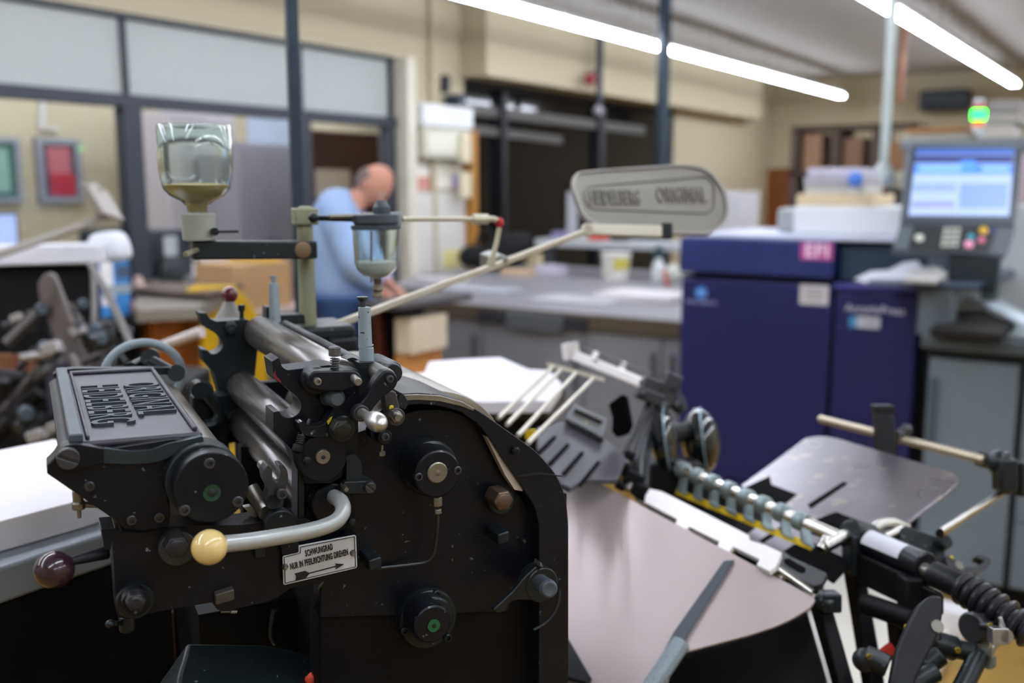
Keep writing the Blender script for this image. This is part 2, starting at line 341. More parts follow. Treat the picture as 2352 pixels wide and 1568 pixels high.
# ---- cross bar
bar = B(pol([(232,1216,2),(265,1213,3),(262,1200,3),(275,1222,8),(330,1222,10),(400,1208,8),(560,1205),(640,1192),(702,1190),(735,1205),(735,1245),(822,1228,3),(822,1302,3),(737,1338,3),(668,1350,4),(640,1370,4),(640,1372),(520,1403,10),(500,1402,8),(487,1383,4),(273,1420,6),(268,1410,4),(258,1240,6),(254,1262),(240,1262,3)],-.002,.028),'cross_bar',BLK,bev=.0016)
B(disc(408,1260,-.010,0,41,40,.05),'washer',DSTEEL,bar); hexb(bar,408,1258,-.024,28,.015,M('dark_grey_hex','3a3b40',.4,.5,.2,30))
B(disc(312,1382,-.010,0,41,40,.05),'washer',BLKT,bar); g=disc(313,1384,-.020,-.008,31,36,.06); B(g,'collar',BLK,bar); hexb(bar,313,1385,-.030,22,.012,MC['dark_grey_hex'])
a=W(515,1367,-.006); B(G().box(a,UV*rr(a,21)+ZV*rr(a,3),WV*.004,ZV*rr(a,13)),'square_stud',M('brownish_worn_steel','55504c',.5,.6,.25,40),bar,.0008)
g=G(); a=W(292,1412,.012); g.lathe(a,-ZV,[(rr(a,19),0),(rr(a,19),rr(a,34)),(rr(a,16),rr(a,38))],26); g.tube([W(285,1430,.012),W(262,1432,.0)],rr(a,5.5)); g.sph(W(253,1432,-.004),rr(a,9),UV,1.2,16,10); B(g,'drain_tap',BLKT,bar,.0006)
g=G(); a=W(598,1268,-.012); g.box(a+WV*.005,UV*rr(a,12),WV*.006,ZV*rr(a,14)); B(g,'clamp_block',BLKT,bar,.0008)
g=G(); g.prism([W(x,y,-.008) for x,y in ((643,1238),(686,1230),(686,1269),(648,1277))],WV*.01); B(g,'sign_cover_tab',BLK,bar,.0008)
g=G(); g.cyl(W(530,1404,.005),W(544,1404,.005),rr(a,5)); g.cyl(W(508,1404,.01),W(530,1404,.01),rr(a,3.5)); B(g,'grub_screw',STEEL,bar)
# ---- german sign
s0,s1,s2,s3 = W(649,1272,-.0075),W(819,1229,-.0075),W(820,1305,-.0075),W(650,1344,-.0075)
sn = G().prism([W(x,y,-.0075) for x,y in fil([(649,1277,5),(686,1268),(686,1253),(818,1228,6),(821,1304,6),(651,1344,5)])],WV*.0015); SG=B(sn,'enamel_sign',SIGNW,bev=.0003)
sx=(s1-s0).normalized(); sy=WV.cross(sx).normalized(); sy = sy if sy.z>0 else -sy
def sgn(px,py): return W(px,py,-.0079)
H=(s1-s2).length
text_mesh('SCHWUNGRAD',H*.26,.0003,sgn(733,1263.5),sx,sy,1,'CENTER',1.1,.00012,fit=H*.80).build('lettering',INK,SG)
text_mesh('NUR IN PFEILRICHTUNG DREHEN',H*.26,.0003,sgn(734,1284.5),sx,sy,1,'CENTER',1.1,.00012,fit=H*1.68).build('lettering',INK,SG)
def q2(x,y): return sgn(733,1310)+sx*(x*H/76)+sy*(y*H/76)
g=G(); g.prism([q2(*p) for p in ((-53,8),(-50,0),(-53,-8),(-30,-8),(-22,-1.2),(40,-1.2),(35,-7),(56,0),(35,7),(40,1.2),(-22,1.2),(-30,8))],-WV*.0003); B(g,'arrow',INK,SG)
g=G()
fr=[(653,1279),(690,1270),(690,1256),(814,1232),(817,1301),(655,1339)]; 
for i in range(len(fr)):
    g.tube([sgn(*fr[i]),sgn(*fr[(i+1)%len(fr)])],.00028,6)
B(g,'border_line',INK,SG)
for x,y in ((656,1303),(812,1271)):
    a=W(x,y,-.0095); g=G().lathe(a,WV,[(rr(a,4),-.001),(rr(a,7),.0008),(rr(a,7.5),.002)],20); B(g,'screw',STEEL,SG)
# ---- ivory ball lever
g=G(); a=W(600,1235,-.035)
g.tube([W(x,y,w) for x,y,w in ((515,1249,-.055),(570,1243,-.052),(640,1232,-.048),(700,1221,-.043),(745,1209,-.040),(775,1194,-.037),(788,1172,-.032),(783,1152,-.022),(770,1142,-.008),(764,1140,.004))],rr(a,19),18,5)
lev=B(g,'ball_lever',HANDLE)
a=W(481,1256,-.058); q=rr(a,41); ax=(W(515,1249,-.055)-a).normalized(); prof=[(q*math.sin(t),-q*math.cos(t)) for t in [PI*k/18 for k in range(15)]]+[(q*.42,q*.93)]
B(G().lathe(a,ax,prof,36),'ivory_ball',IVORY,lev)
# lever quadrant
B(disc(764,1158,-.004,.01,48,44,.06),'lever_hub',BLK); 
B(pol([(728,1120),(810,1118,6),(818,1180,20),(800,1222,14),(745,1222),(722,1200)],.004,.012),'lever_bracket',BLK,bev=.0014)
qp=B(pol([(792,1106),(858,1104,5),(865,1115,8),(862,1132,8),(842,1136,6),(800,1134,6),(780,1130)],-.012,.008),'latch_plate',BLKT,bev=.0008); slot(qp,852,1121,-.018,13,-.75,DSTEEL)
a=W(796,1124,-.02); B(G().cyl(a,a+WV*.012,rr(a,5)),'pin',STEEL,qp); hexb(qp,810,1200,-.006,11,.01,BLKT)
B(pol([(792,1046,8),(815,1043,8),(832,1062,10),(832,1090),(858,1104,4),(792,1104),(796,1104),(796,1060)],-.008,.01),'hook_bracket',BLKT,bev=.0015)
# ---- near roller bracket
nb = B(pol([(624,830,1),(641,821,2),(648,843,6),(660,850,5),(757,838,3),(823,850),(823,1000),(830,1070),(760,1110),(700,1110),(668,1030,4),(628,990,3),(628,946,1),(641,944,2),(648,956,4),(661,961,6),(678,956,8),(690,944,8),(693,929,8),(686,914,8),(661,893,6),(631,872,5)],-.002,.026),'roller_bracket',BLK,bev=.0012)
B(pol([(628,864),(632,848),(634,862),(646,875),(646,879),(632,871)],-.0025,.001),'red_paint_mark',M('faded_red_mark','701f28',.6),nb)
# second thin bracket flange to the right, under the bar
B(pol([(684,1050),(700,1030),(700,1210),(684,1210)],.0,.02),'upright_strip',BLK2,bev=.001)
B(pol([(708,1100),(722,1100),(722,1205),(708,1205)],.03,.01),'brown_guide',M('brown_worn_metal','6b625a',.55,.5,.2,20))
# link with spring screw
lk = B(pol([(706,870,16),(718,852,14),(740,852,3),(820,851,12),(833,868,12),(828,885,8),(790,898,6),(740,899,10),(712,893,10)],-.026,.016),'pressure_link',BLK,bev=.0014)
B(disc(728,875,-.014,.0,32,36,.05),'link_boss',BLK2,lk)
socket(lk,731,877,-.031,8.5,STEEL); g=G(); a=W(809,865,-.022); b=W(823,877,-.042); g.cyl(a,b,rr(a,9)); B(g,'pin',STEEL,lk,.0006)
ss=G(); a=W(769,856,-.016); r0=rr(a,1); t0=W(769,822,-.016); ss.coil(a,t0,10*r0,1.5*r0,6.5); B(ss,'spring',DSTEEL,lk)
ss=G(); ss.cyl(a,t0,6.5*r0); ss.lathe(W(769,818,-.016),ZV,[(10*r0,0),(14*r0,2*r0),(14*r0,20*r0),(11*r0,23*r0)],26); B(ss,'knurled_screw',M('knurled_steel','5d5c5c',.45,.7,.15,30,.8,900),lk)
# black disc behind, seen on top of the upper roller
g=G(); a=W(803,840,.03); g.lathe(a,WV,[(rr(a,22),-.006),(rr(a,26),0),(rr(a,26),.004)],36); B(g,'roller_collar',BLKT); g=G(); a=W(790,845,.02); g.tube([W(773,838,.022),W(785,834,.022),W(798,843,.022)],rr(a,3.4),8,4); B(g,'grease_mark',YELD)
# bosses and linkages
B(G().lathe(W(772,915,-.02),WV,[(.0045,-.004),(.0068,0),(.0068,.02)],26),'round_stud',SLATE)
a=W(763,915,.0); B(G().cyl(W(752,914,-.01),W(760,914,.01),rr(a,17)),'stud_collar',BLK2)
# curved arm with hex nut
ar=B(pol([(685,972,3),(697,966,3),(703,974,3),(722,980,10),(745,976,8),(758,955,8),(772,930,8),(808,908,2),(812,925),(822,970,10),(815,1000,14),(790,1012,14),(765,1000,8),(730,1005,12),(702,1000,6),(690,990,3)],-.016,.012),'throw_off_arm',BLK,bev=.0014)
B(disc(788,986,-.020,-.01,31,36,.06),'nut_washer',BLKT,ar); hexb(ar,788,987,-.032,24,.012,M('dark_hex','2c2c27',.4,.4,.2,20))
B(pol([(752,968),(758,960),(764,956),(760,966),(754,975)],-.0175,.001),'grease_mark',YELD,ar)
sc=G(); a=W(694,996,-.012); b=W(687,1022,-.014); r0=rr(a,1); sc.coil(a,b,9*r0,1.4*r0,6); sc.cyl(W(712,962,-.012),b,4.5*r0); B(sc,'spring',DSTEEL,ar)
sc=G(); ax=(b-a).normalized(); sc.lathe(b-ax*3*r0,ax,[(9*r0,0),(13.5*r0,3*r0),(13.5*r0,16*r0),(12*r0,19*r0)],24); sc.tube([b+ax*14*r0,W(688,1062,-.012),W(703,1090,-.01)],[13*r0,11*r0],14,4); B(sc,'knurled_adjuster',BLK2,ar)
# lower eccentric disc
ec=B(disc(742,1052,-.014,.0,56,48,.04),'eccentric_disc',BLK)
g=disc(743,1050,-.018,-.012,17,30,.1); B(g,'shaft_end',STEEL,ec); a=W(743,1050,-.0183); B(G().lathe(a,WV,[(rr(a,3),-.0004),(rr(a,5),0)],12),'centre_hole',INK,ec); hexb(ec,706,1058,-.017,11,.006,BLKT)
# fork left of the disc
fk=B(pol([(604,1085,4),(614,1068,3),(626,1078,2),(625,1098,6),(632,1108,6),(641,1104,5),(645,1085,4),(640,1068,2),(652,1068,4),(660,1080,4),(663,1100,10),(655,1125,12),(650,1165,8),(625,1170,12),(610,1150,10),(618,1125,8),(607,1105,8)],-.006,.014),'roller_fork',DSTEEL,bev=.0014)
socket(fk,648,1136,-.013,13,DSTEEL); a=W(627,1153,-.007); B(G().lathe(a,WV,[(rr(a,10),0),(rr(a,16),-.0004),(rr(a,16),.002)],26),'slot_eye',BLK2,fk)
a=W(634,1105,-.0); B(G().lathe(a,WV,[(rr(a,9),-.003),(rr(a,11),0),(rr(a,11),.05)],20),'roller_journal',STEEL,fk)
B(disc(645,1208,-.012,.0,36,40,.05),'fork_hub',BLKT)
B(G().tube([W(575,1120,.02),W(600,1160,.01),W(612,1178,.0)],.006,12,3),'tie_rod',STEEL); B(pol([(560,1165),(575,1162),(612,1180),(610,1190),(580,1188)],.01,.006),'catch_plate',STEEL)
# ---- tall post with pale sleeve
po=B(pol([(823,832,2),(859,830,2),(860,880),(880,905),(850,930),(823,925)],.012,.022),'post_block',BLKT,bev=.001)
g=G(); a=W(842,832,.02); r0=rr(a,1); g.lathe(a,ZV,[(17*r0,0),(17*r0,34*r0),(15.5*r0,35*r0),(15.5*r0,38*r0),(17*r0,39*r0),(17*r0,41*r0)],30); B(g,'sleeve_socket',LBLUE,po)
g=G(); g.lathe(W(839,798,.02),ZV,[(16*r0,0),(14*r0,90*r0),(14*r0,93*r0),(10*r0,94*r0)],30); B(g,'pale_sleeve',LBLUE,po)
g=G(); g.lathe(W(833,704,.02),ZV,[(7*r0,0),(7*r0,13*r0),(10*r0,15*r0),(13*r0,19*r0),(13*r0,23*r0)],24); B(g,'plunger_pin',DSTEEL,po,.0004)
# round pivots right of the post, arm and egg handle
g=G(); g.lathe(W(884,842,.02),WV,[(.0065,-.02),(.0075,-.018),(.0075,.02)],30); g.lathe(W(892,852,.0),WV,[(.0068,-.012),(.0078,-.010),(.0078,.015)],30); B(g,'pivot_rollers',BLKT,po)
g=G(); a=W(868,856,-.008); g.cyl(W(862,850,.016),W(888,868,-.018),rr(a,22)); B(g,'pivot_shaft',STEEL,po,.0008)
ha=B(pol([(866,868,12),(885,850,14),(905,852,12),(917,872,12),(908,892,8),(880,912,10),(855,942,8),(848,962,8),(825,968,10),(817,950,10),(822,932,8),(845,905,6)],-.028,.012),'handle_arm',BLK,bev=.0014)
socket(ha,897,871,-.031,9,DSTEEL); B(disc(831,950,-.034,-.026,19,30,.08),'handle_boss',DSTEEL,ha)
g=G(); a=W(831,948,-.036); b=W(866,969,-.070); ax=(b-a).normalized(); Ln=(b-a).length; q=rr(b,23)
g.lathe(a,ax,[(q*.52,0),(q*.5,Ln*.35),(q*.55,Ln*.5),(q*.85,Ln*.7),(q,Ln*.92),(q*.98,Ln*1.05),(q*.8,Ln*1.2),(q*.4,Ln*1.3),(0,Ln*1.33)],30); B(g,'egg_handle',ALU,ha,ang=80)
B(pol([(880,905,4),(898,896,3),(910,900,3),(920,940,4),(928,955,12),(918,975,12),(898,972,10),(888,950,6)],-.014,.01),'clamp_arm',DSTEEL,bev=.0012)
nt_=B(disc(911,958,-.020,-.01,21,32,.06),'clamp_washer',DSTEEL); hexb(nt_,913,958,-.027,15,.008,STEEL); a=W(914,960,-.033); B(G().cyl(a,a+WV*.01,rr(a,7)),'stud_end',STEEL,nt_); a=W(899,936,-.016); B(G().sph(a,rr(a,6),WV,.4),'grease_mark',YELD,nt_)
cl=B(pol([(850,985,6),(868,988,4),(895,988,12),(902,1005,12),(892,1022,10),(870,1018,8),(852,1005,6)],-.012,.012),'eye_link',BLK,bev=.001); B(disc(885,1004,-.020,-.010,17,30,.1),'eye_washer',BLK2,cl); socket(cl,886,1004,-.023,10,DSTEEL)
g=G(); a=W(878,1022,-.012); r0=rr(a,1); g.cyl(a,W(877,1038,-.012),3*r0); g.lathe(W(877,1036,-.012),-ZV,[(8*r0,0),(8*r0,10*r0)],6); B(g,'set_bolt',STEEL,cl)
B(pol([(920,900,4),(930,908,4),(940,925,6),(930,942,5),(915,932,4),(914,915,4)],-.008,.02),'angled_nut',BLKT,bev=.001)
# ---- rollers between the brackets
def roller(px,py,r,name='ink_roller',w0=.02,w1=.312,m=RUB):
    a=W(px,py,w1); q=rr(a,r); b=a-WV*(w1-w0); return G().lathe(b,WV,[(q*.93,0),(q,.002),(q,w1-w0-.002),(q*.93,w1-w0)],56).build(name,m,PR)
roller(597,762,37); roller(556,888,36); roller(548,966,30)
a=W(655,743,.30); B(G().cyl(a,a-WV*.285,rr(a,8)),'tie_rod',DSTEEL)
# ---- far bracket, post and knobs
fb=B(pol([(457,718,2),(474,719,2),(482,732,4),(496,738,4),(568,733,3),(580,745),(592,800),(582,900),(612,1000),(520,1020),(503,900),(492,856,3),(467,830,3),(462,802,2),(476,804,2),(484,813,4),(498,812,6),(512,799,8),(513,784,8),(500,768,8),(466,748,5)],.315,.024),'roller_bracket',BLKT,bev=.0012)
hexb(fb,532,760,.31,12,.008,BLK2); hexb(fb,532,752,.311,16,.004,BLKT)
g=G(); a=W(555,733,.33); r0=rr(a,1); g.cyl(a,W(555,712,.33),5*r0); g.lathe(W(555,714,.33),ZV,[(7*r0,0),(8*r0,2*r0),(8*r0,14*r0)],18); B(g,'cap_screw',BLKT,fb)
kn=G(); a=W(528,745,.42); r0=rr(a,1); kn.lathe(a,ZV,[(36*r0,0),(30*r0,20*r0),(15*r0,46*r0),(12*r0,54*r0)],26); kk=B(kn,'knob_cone',M('grey_cone','8f8c88',.5,.2)); B(G().sph(W(527,677,.42),19*r0,ZV,1,28,16),'red_ball',REDK,kk)
g=G(); a=W(632,740,.33); r0=rr(a,1); g.lathe(a,ZV,[(13*r0,0),(11*r0,86*r0),(10*r0,90*r0),(5*r0,90.5*r0),(5*r0,98*r0),(8*r0,104*r0),(8*r0,107*r0)],24); B(g,'pale_sleeve',LBLUE)
B(pol([(612,705,2),(624,705,2),(626,724),(700,722,3),(702,745,3),(612,745)],.335,.02),'far_post_block',BLKT,bev=.001)
# dark block and shaft between fountain and rollers
g=G(); g.tube([W(x,y,.28) for x,y in ((440,900),(455,885),(475,890),(480,910),(505,945),(495,970),(470,978))],.006,10,4); B(g,'bent_bracket',BLKT)
a=W(461,897,.26); B(G().lathe(a,WV,[(rr(a,20),0),(rr(a,20),.02)],28),'eye_boss',BLKT)
g=G(); LB(g,U(440,960,.3),U(520,960,.3),.29,.31,W(460,1060,.3).z,W(460,905,.3).z); B(g,'rear_frame',BLKT,bev=.002)
g=G(); LB(g,U(540,1000,.33),U(690,1000,.33),.325,.335,W(460,1200,.3).z,W(560,880,.33).z); B(g,'rear_frame',BLKD)
# pale handwheel behind the fountain
a=W(330,862,.36); R=rr(a,84); g=G(); n=64
g.tube([a+UV*math.cos(2*PI*k/n)*R+ZV*math.sin(2*PI*k/n)*R*.9 for k in range(n+1)],rr(a,10),14); B(g,'handwheel_rim',LBLUE)
g=G(); g.tube([W(350,830,.30),W(405,860,.28)],rr(a,13)); g.cyl(W(345,822,.31),W(345,822,.36),rr(a,20)); g.cyl(W(405,857,.26),W(405,857,.29),rr(a,18)); g.tube([W(300,850,.33),W(330,835,.36)],rr(a,18)); g.tube([W(262,900,.37),W(330,862,.37),W(400,905,.37)],rr(a,8)); B(g,'crank',BLKT)
# ---- sage post with its arms
w=.37
a=W(708,748,w); tp=W(700,520,w); r0=rr(tp,1); 
po2=G(); po2.cyl(a,tp,20*r0,18*r0); po2.cyl(tp,W(700,515,w),16*r0); pp=B(po2,'sage_post',SAGE)
g=G(); c=W(700,497,w); g.box(c,UV*27*r0,WV*22*r0,ZV*19*r0); g.lathe(W(701,482,w),ZV,[(17*r0,0),(17*r0,7*r0),(10*r0,9*r0)],6); B(g,'post_head_clamp',SAGE,pp,.002)
g=G(); LB(g,U(680,745,w)-.02,U(740,745,w)+.03,w-.03,w+.05,W(705,775,w).z,W(705,745,w).z); B(g,'post_foot',BLKT,bev=.004)
g=G(); LB(g,U(735,800,w),U(800,800,w),w-.04,w+.10,W(765,800,w).z,W(765,765,w).z); B(g,'arm_bearing_block',BLK2,bev=.004)
g=G(); a0,a1=W(440,574,w-.02),W(724,573,w-.02); g.box((a0+a1)/2,(a1-a0)/2,WV*.010,ZV*20*r0); ba=B(g,'bottle_arm',BLKT,bev=.002)
g=G(); g.tube([W(452,574,w-.032),W(438,579,w-.05),W(425,584,w-.06)],rr(a0,6),10,3); B(g,'thumb_screw',M('brass_pale','9a9478',.4,.7),ba); g=G(); a=W(696,574,w-.031); g.sph(a,rr(a,19),WV,.12); B(g,'hub_cap',M('brass_dull','84705a',.4,.6),ba)
# inverted glass bottle in its cup (can be lifted out)
w2=w-.02; c0=W(458,552,w2); r0=rr(c0,1)
g=G(); g.lathe(c0,ZV,[(34*r0,0),(37*r0,2*r0),(38*r0,50*r0),(39*r0,60*r0),(33*r0,62*r0),(31*r0,30*r0)],36); cup=B(g,'bottle_cup',M('pale_green_grey_cup','9a9e93',.5,.2,.15,30))
g=G(); g.lathe(W(494,532,w2-.02),WV,[(9*r0,0),(9*r0,14*r0)],18); g.tube([W(498,532,w2-.02),W(548,531,w2-.02)],3.2*r0); B(g,'cup_screw',BLKT,cup,.0004)
bb=W(455,492,w2)
bt=thing('glass_bottle','large clear glass bottle upside down, yellowish powder at its neck','bottle',bb)
outer=[(22,2),(24,18),(36,30),(60,42),(74,58),(80,80),(82,110),(82,196),(80,200)]
prof=[(x*r0,h*r0) for x,h in outer]; inner=[((x-2.5)*r0,(h+ (2 if i<6 else 0))*r0) for i,(x,h) in enumerate(outer)]
g=G(); g.lathe(bb,ZV,prof+[(79*r0,200*r0),(77.5*r0,199*r0)]+inner[::-1][1:],48,False); g.build('glass',GLASS,bt,ang=60)
g=G(); g.lathe(bb,ZV,[(19*r0,5*r0),(21*r0,19*r0),(33*r0,33*r0),(57*r0,46*r0),(70*r0,60*r0),(73*r0,66*r0),(30*r0,70*r0)],40); g.build('powder',OIL,bt)
# upper arm carrying the powder jar
wj=w-.06; j0=W(868,505,wj); r0=rr(j0,1)
g=G(); g.tube([W(715,500,w-.02),W(780,502,w-.04),W(870,505,wj)],6.5*r0,12); g.sph(W(720,500,w-.03),12*r0,UV,1); ja=B(g,'jar_arm',BLKT)
g=G(); g.tube([W(757,497,wj),W(850,495,wj)],5*r0); g.cyl(W(830,494,wj),W(915,492,wj),6*r0); B(g,'feed_tube',STEEL,ja)
jb=W(866,640,wj)
jt=thing('powder_jar','round glass jar hanging under a grey clamp, white powder in the bottom','jar',jb)
outer=[(8,0),(14,4),(30,8),(44,20),(50,36),(54,112),(54,118)]
g=G(); g.lathe(jb,ZV,[(x*r0,h*r0) for x,h in outer]+[((x-2)*r0,(h+(2 if i<4 else 0))*r0) for i,(x,h) in enumerate(outer)][::-1],44,False); g.build('glass',GLASS,jt,ang=60)
g=G(); g.lathe(jb,ZV,[(8*r0,3.5*r0),(28*r0,11*r0),(41*r0,22*r0),(47.2*r0,36*r0),(47.4*r0,40*r0),(10*r0,40*r0)],40); g.build('powder',POWD,jt)
g=G(); g.lathe(jb,ZV,[(56*r0,114*r0),(57*r0,116*r0),(57*r0,122*r0),(48*r0,124*r0),(53*r0,130*r0),(53*r0,146*r0),(50*r0,149*r0)],40); g.build('lid_ring',SLATE,jt)
g=G(); g.lathe(W(876,490,wj),ZV,[(20*r0,0),(20*r0,14*r0),(16*r0,18*r0),(12*r0,30*r0)],24); g.build('filler_cap',SLATE,jt)
g=G(); g.cyl(W(853,530,wj),W(853,648,wj),2.2*r0); g.lathe(W(868,684,wj),ZV,[(6*r0,0),(13*r0,4*r0),(9*r0,14*r0),(14*r0,20*r0),(8*r0,32*r0),(10*r0,44*r0)],24); g.build('outlet_valve',M('dark_brass','6a6150',.4,.7),jt)
g=G(); g.box(W(905,504,wj),UV*14*r0,WV*12*r0,ZV*16*r0); g.build('side_clamp',LBLUE,jt,.001)
w3=wj+.10
g=G(); g.tube([W(922,503,wj),W(1090,503,w3)],6*r0,12); g.cyl(W(1086,503,w3),W(1120,503,w3),14*r0,14*r0,8); g.tube([W(1115,503,w3),W(1135,503,w3+.005),W(1148,512,w3+.006)],8*r0,12,3); g.tube([W(1147,522,w3),W(1140,560,w3),W(1130,594,w3)],6.5*r0,12); g.cyl(W(1131,590,w3),W(1126,612,w3),11*r0,11*r0,8); hp=B(g,'powder_pipe',M('ivory_pipe','b9b49c',.4,.4))
B(G().sph(W(1147,511,w3+.005),12*r0,ZV,1.1),'red_elbow',M('red_rubber','b4202c',.5),hp)
# ---- long pale arm up to the oval plate
dA,dB=1.12,1.45
A0,A1=D(775,745,dA),D(1365,524,dB); ax=(A1-A0).normalized(); sd=ax.cross(FW).normalized()
q0,q1=11*dA/F,11*dB/F
g=G(); nrm=ax.cross(sd); sd0=sd; th_=math.radians(38); sd,nrm=sd0*math.cos(th_)+nrm*math.sin(th_),nrm*math.cos(th_)-sd0*math.sin(th_); q0*=.92; q1*=.92
g.add([A0+sd*q0*1.1-nrm*q0*.5,A0+sd*q0*1.1+nrm*q0*.5,A0-sd*q0*1.1+nrm*q0*.5,A0-sd*q0*1.1-nrm*q0*.5,A1+sd*q0*1.0-nrm*q0*.5,A1+sd*q0*1.0+nrm*q0*.5,A1-sd*q0*1.0+nrm*q0*.5,A1-sd*q0*1.0-nrm*q0*.5],[(0,1,2,3),(4,5,6,7),(0,1,5,4),(1,2,6,5),(2,3,7,6),(3,0,4,7)])
arm=B(g,'long_arm',ARMW,bev=.0025)
g=G(); g.cyl(D(745,748,dA-.02),D(785,741,dA),q0*.55); B(g,'arm_pivot_pin',STEEL,arm)
g=G(); p=D(1128,598,1.31); g.box(p,ax*.010,sd*.010,nrm*.012); g.cyl(p+ax*.014-nrm*.014,p+ax*.014+nrm*.014,.006); B(g,'pipe_clip',M('clip_grey','8b8d88',.4,.5),arm,.002)
g=G(); a,b=D(1345,526,1.44),D(1523,532,1.47); g.box((a+b)/2,(b-a)/2,UP*.0085,FW*.006); g.cyl(D(1350,528,1.43),D(1350,528,1.47),.010); B(g,'plate_carrier',ARMW,arm,.002)
g=G(); g.box(D(1531,531,1.47),RT*.008,UP*.012,FW*.008); B(g,'end_stop',BLKT,arm,.002)
ov=PL(D(1310,410,1.47),D(1672,490,1.55),D(1345,520,1.46))
op=[(1312,430,20),(1318,397,26),(1370,391,20),(1575,377,40),(1628,388,50),(1668,440,60),(1675,490,40),(1660,520,30),(1630,540,26),(1500,536),(1370,520,20),(1336,500,24)]
g=G(); g.prism([ov(x,y) for x,y in fil(op,6)], -ov.n*.008); OVP=B(g,'oval_nameplate',M('grey_nameplate','85827a',.42,.45,.15,12),arm,.003)
o2=fil(op,6); cx,cy=1494,455; g=G(); g.ring([ov(x,y) for x,y in o2],[ov(cx+(x-cx)*.965,cy+(y-cy)*.93) for x,y in o2],ov.n*.004); g.build('raised_rim',M('dull_rim','a09d98',.4,.6),OVP,.001)
g=G(); 
ip=fil([(1338,440,12),(1350,428,12),(1625,404,14),(1640,420,14),(1640,480,14),(1625,492,14),(1360,482,12),(1345,470,12)],4); g.ring([ov(x,y) for x,y in ip],[ov(cx+(x-cx)*.985,cy-5+(y-cy+5)*.93) for x,y in ip],ov.n*.0018); g.build('raised_border',M('nameplate_dark_groove','5f5c50',.5,.4),OVP)
xa=(ov(1640,455)-ov(1345,455)).normalized(); ya=ov.n.cross(xa)
ND=M('nameplate_dark','6a665a',.5,.4)
text_mesh('HEIDELBERG',.034,.0012,ov(1412,456,.001),xa,ya,1,'CENTER',1.1,.0004,fit=.085).build('lettering',ND,OVP)
text_mesh('ORIGINAL',.036,.0012,ov(1565,450,.001),xa,ya,1,'CENTER',1.1,.0004,fit=.088).build('lettering',ND,OVP)
# ================================================================== delivery and feed side of the near press
def DL(pts): return [D(*p) for p in pts]
def bar3(g,a,b,r,n=18): return g.cyl(D(*a),D(*b),r*a[2]/F,r*a[2]/F if len(a)<4 else a[3]*b[2]/F,n)
# big tilted sheet-metal apron
sh=PL(D(1345,1100,1.33),D(1868,1366,1.05),D(1330,1500,1.12))
g=G(); g.prism([sh(x,y) for x,y in fil([(1290,1130),(1345,1088,6),(1400,1122),(1482,1165),(1860,1366,4),(1878,1362,10),(1866,1392,20),(1800,1432,40),(1720,1458),(1552,1502,6),(1535,1560),(1500,1700),(1296,1700)])], -sh.n*.002)
ap=B(g,'sheet_apron',SHEET)
g=G(); g.prism([sh(x,y,.001) for x,y in ((1664,1290),(1688,1288),(1582,1458),(1512,1600),(1474,1600),(1548,1455))], sh.n*.003); B(g,'seam_strip',SLATE,ap,.001)
g=G(); g.tube([sh(1565,1475,.006),sh(1488,1590,.008)],.010,10); B(g,'stay_rod',LBLUE)
g=G(); g.prism([sh(x,y,.003) for x,y in ((1296,1470),(1310,1474),(1360,1560),(1352,1575),(1296,1560))],sh.n*.01); B(g,'dark_rail',BLK2)
# supporting frame below
lf=W(1320,1500,.05)
g=G()
for a,b,wd in (((1880,1375,1.08),(1955,1640,1.02),34),((1958,1290,1.20),(2012,1610,1.12),30),((2052,1400,1.12),(2075,1600,1.1),14)):
    p,q=D(*a),D(*b); d=(q-p).normalized(); t=(p.z-0.02)/-d.z; q=p+d*t
    g.box((p+q)/2,(q-p)/2,RT*wd*a[2]/F*.5,FW*.02)
B(g,'support_leg',BLKD,bev=.003)
g=G(); p,q=D(1850,1378,1.06),D(1905,1570,1.02); g.box((p+q)/2,(q-p)/2,RT*.0022,FW*.003); B(g,'bright_edge_strip',ALU)
hp0=[D(1545,1512,1.26),D(1700,1470,1.28),D(1868,1405,1.22),D(1900,1560,1.2),D(1900,1640,1.2),D(1500,1640,1.22)]; hn=(fh).normalized()
g=G(); g.prism([V((p.x,p.y,p.z)) for p in hp0],hn*.10); c_=sum(hp0,V())/6; g.box((c_.x,c_.y,(hp0[4].z)/2),RT*.11,fh*.10,(0,0,hp0[4].z/2-.01)); B(g,'delivery_housing',BLKD,bev=.003)
# hinged white gripper bar
hb=PL(D(1480,1130,1.33),D(1790,1310,1.08),D(1600,1150,1.27))
pts=[(1492,1122),(1520,1128),(1640,1188),(1720,1228),(1722,1240),(1755,1250),(1795,1268),(1782,1300),(1768,1312,2),(1738,1296),(1744,1284),(1684,1254),(1672,1272),(1646,1259),(1652,1243),(1583,1208),(1570,1222),(1548,1208),(1556,1192),(1480,1152),(1482,1138)]
g=G(); g.prism([hb(x,y) for x,y in fil(pts)],-hb.n*.006); wb=B(g,'white_gripper_bar',WPLATE,bev=.0012)
for p,q in (((1484,1156),(1552,1190)),((1586,1209),(1648,1242)),((1688,1257),(1742,1284))):
    g=G(); a,b=hb(*p,-.004),hb(*q,-.004); dn=(hb(p[0],p[1]+10)-hb(*p)).normalized(); g.ring([a,b,b+dn*.0105,a+dn*.0105],[a.lerp(b,.05)+dn*.002,a.lerp(b,.95)+dn*.002,a.lerp(b,.95)+dn*.008,a.lerp(b,.05)+dn*.008],-hb.n*.008); g.build('gripper_slot',MATT,wb)
g=G(); bar3(g,(1780,1300,1.10),(1868,1362,1.05),8); bar3(g,(1470,1150,1.34),(1800,1330,1.085),6); B(g,'gripper_shaft',CHROME)
g=G(); g.prism([hb(x,y,-.012) for x,y in fil([(1790,1266,4),(1900,1316,4),(1888,1340,4),(1868,1345),(1790,1306)])],-hb.n*.006); B(g,'slotted_link',DSTEEL,bev=.001)
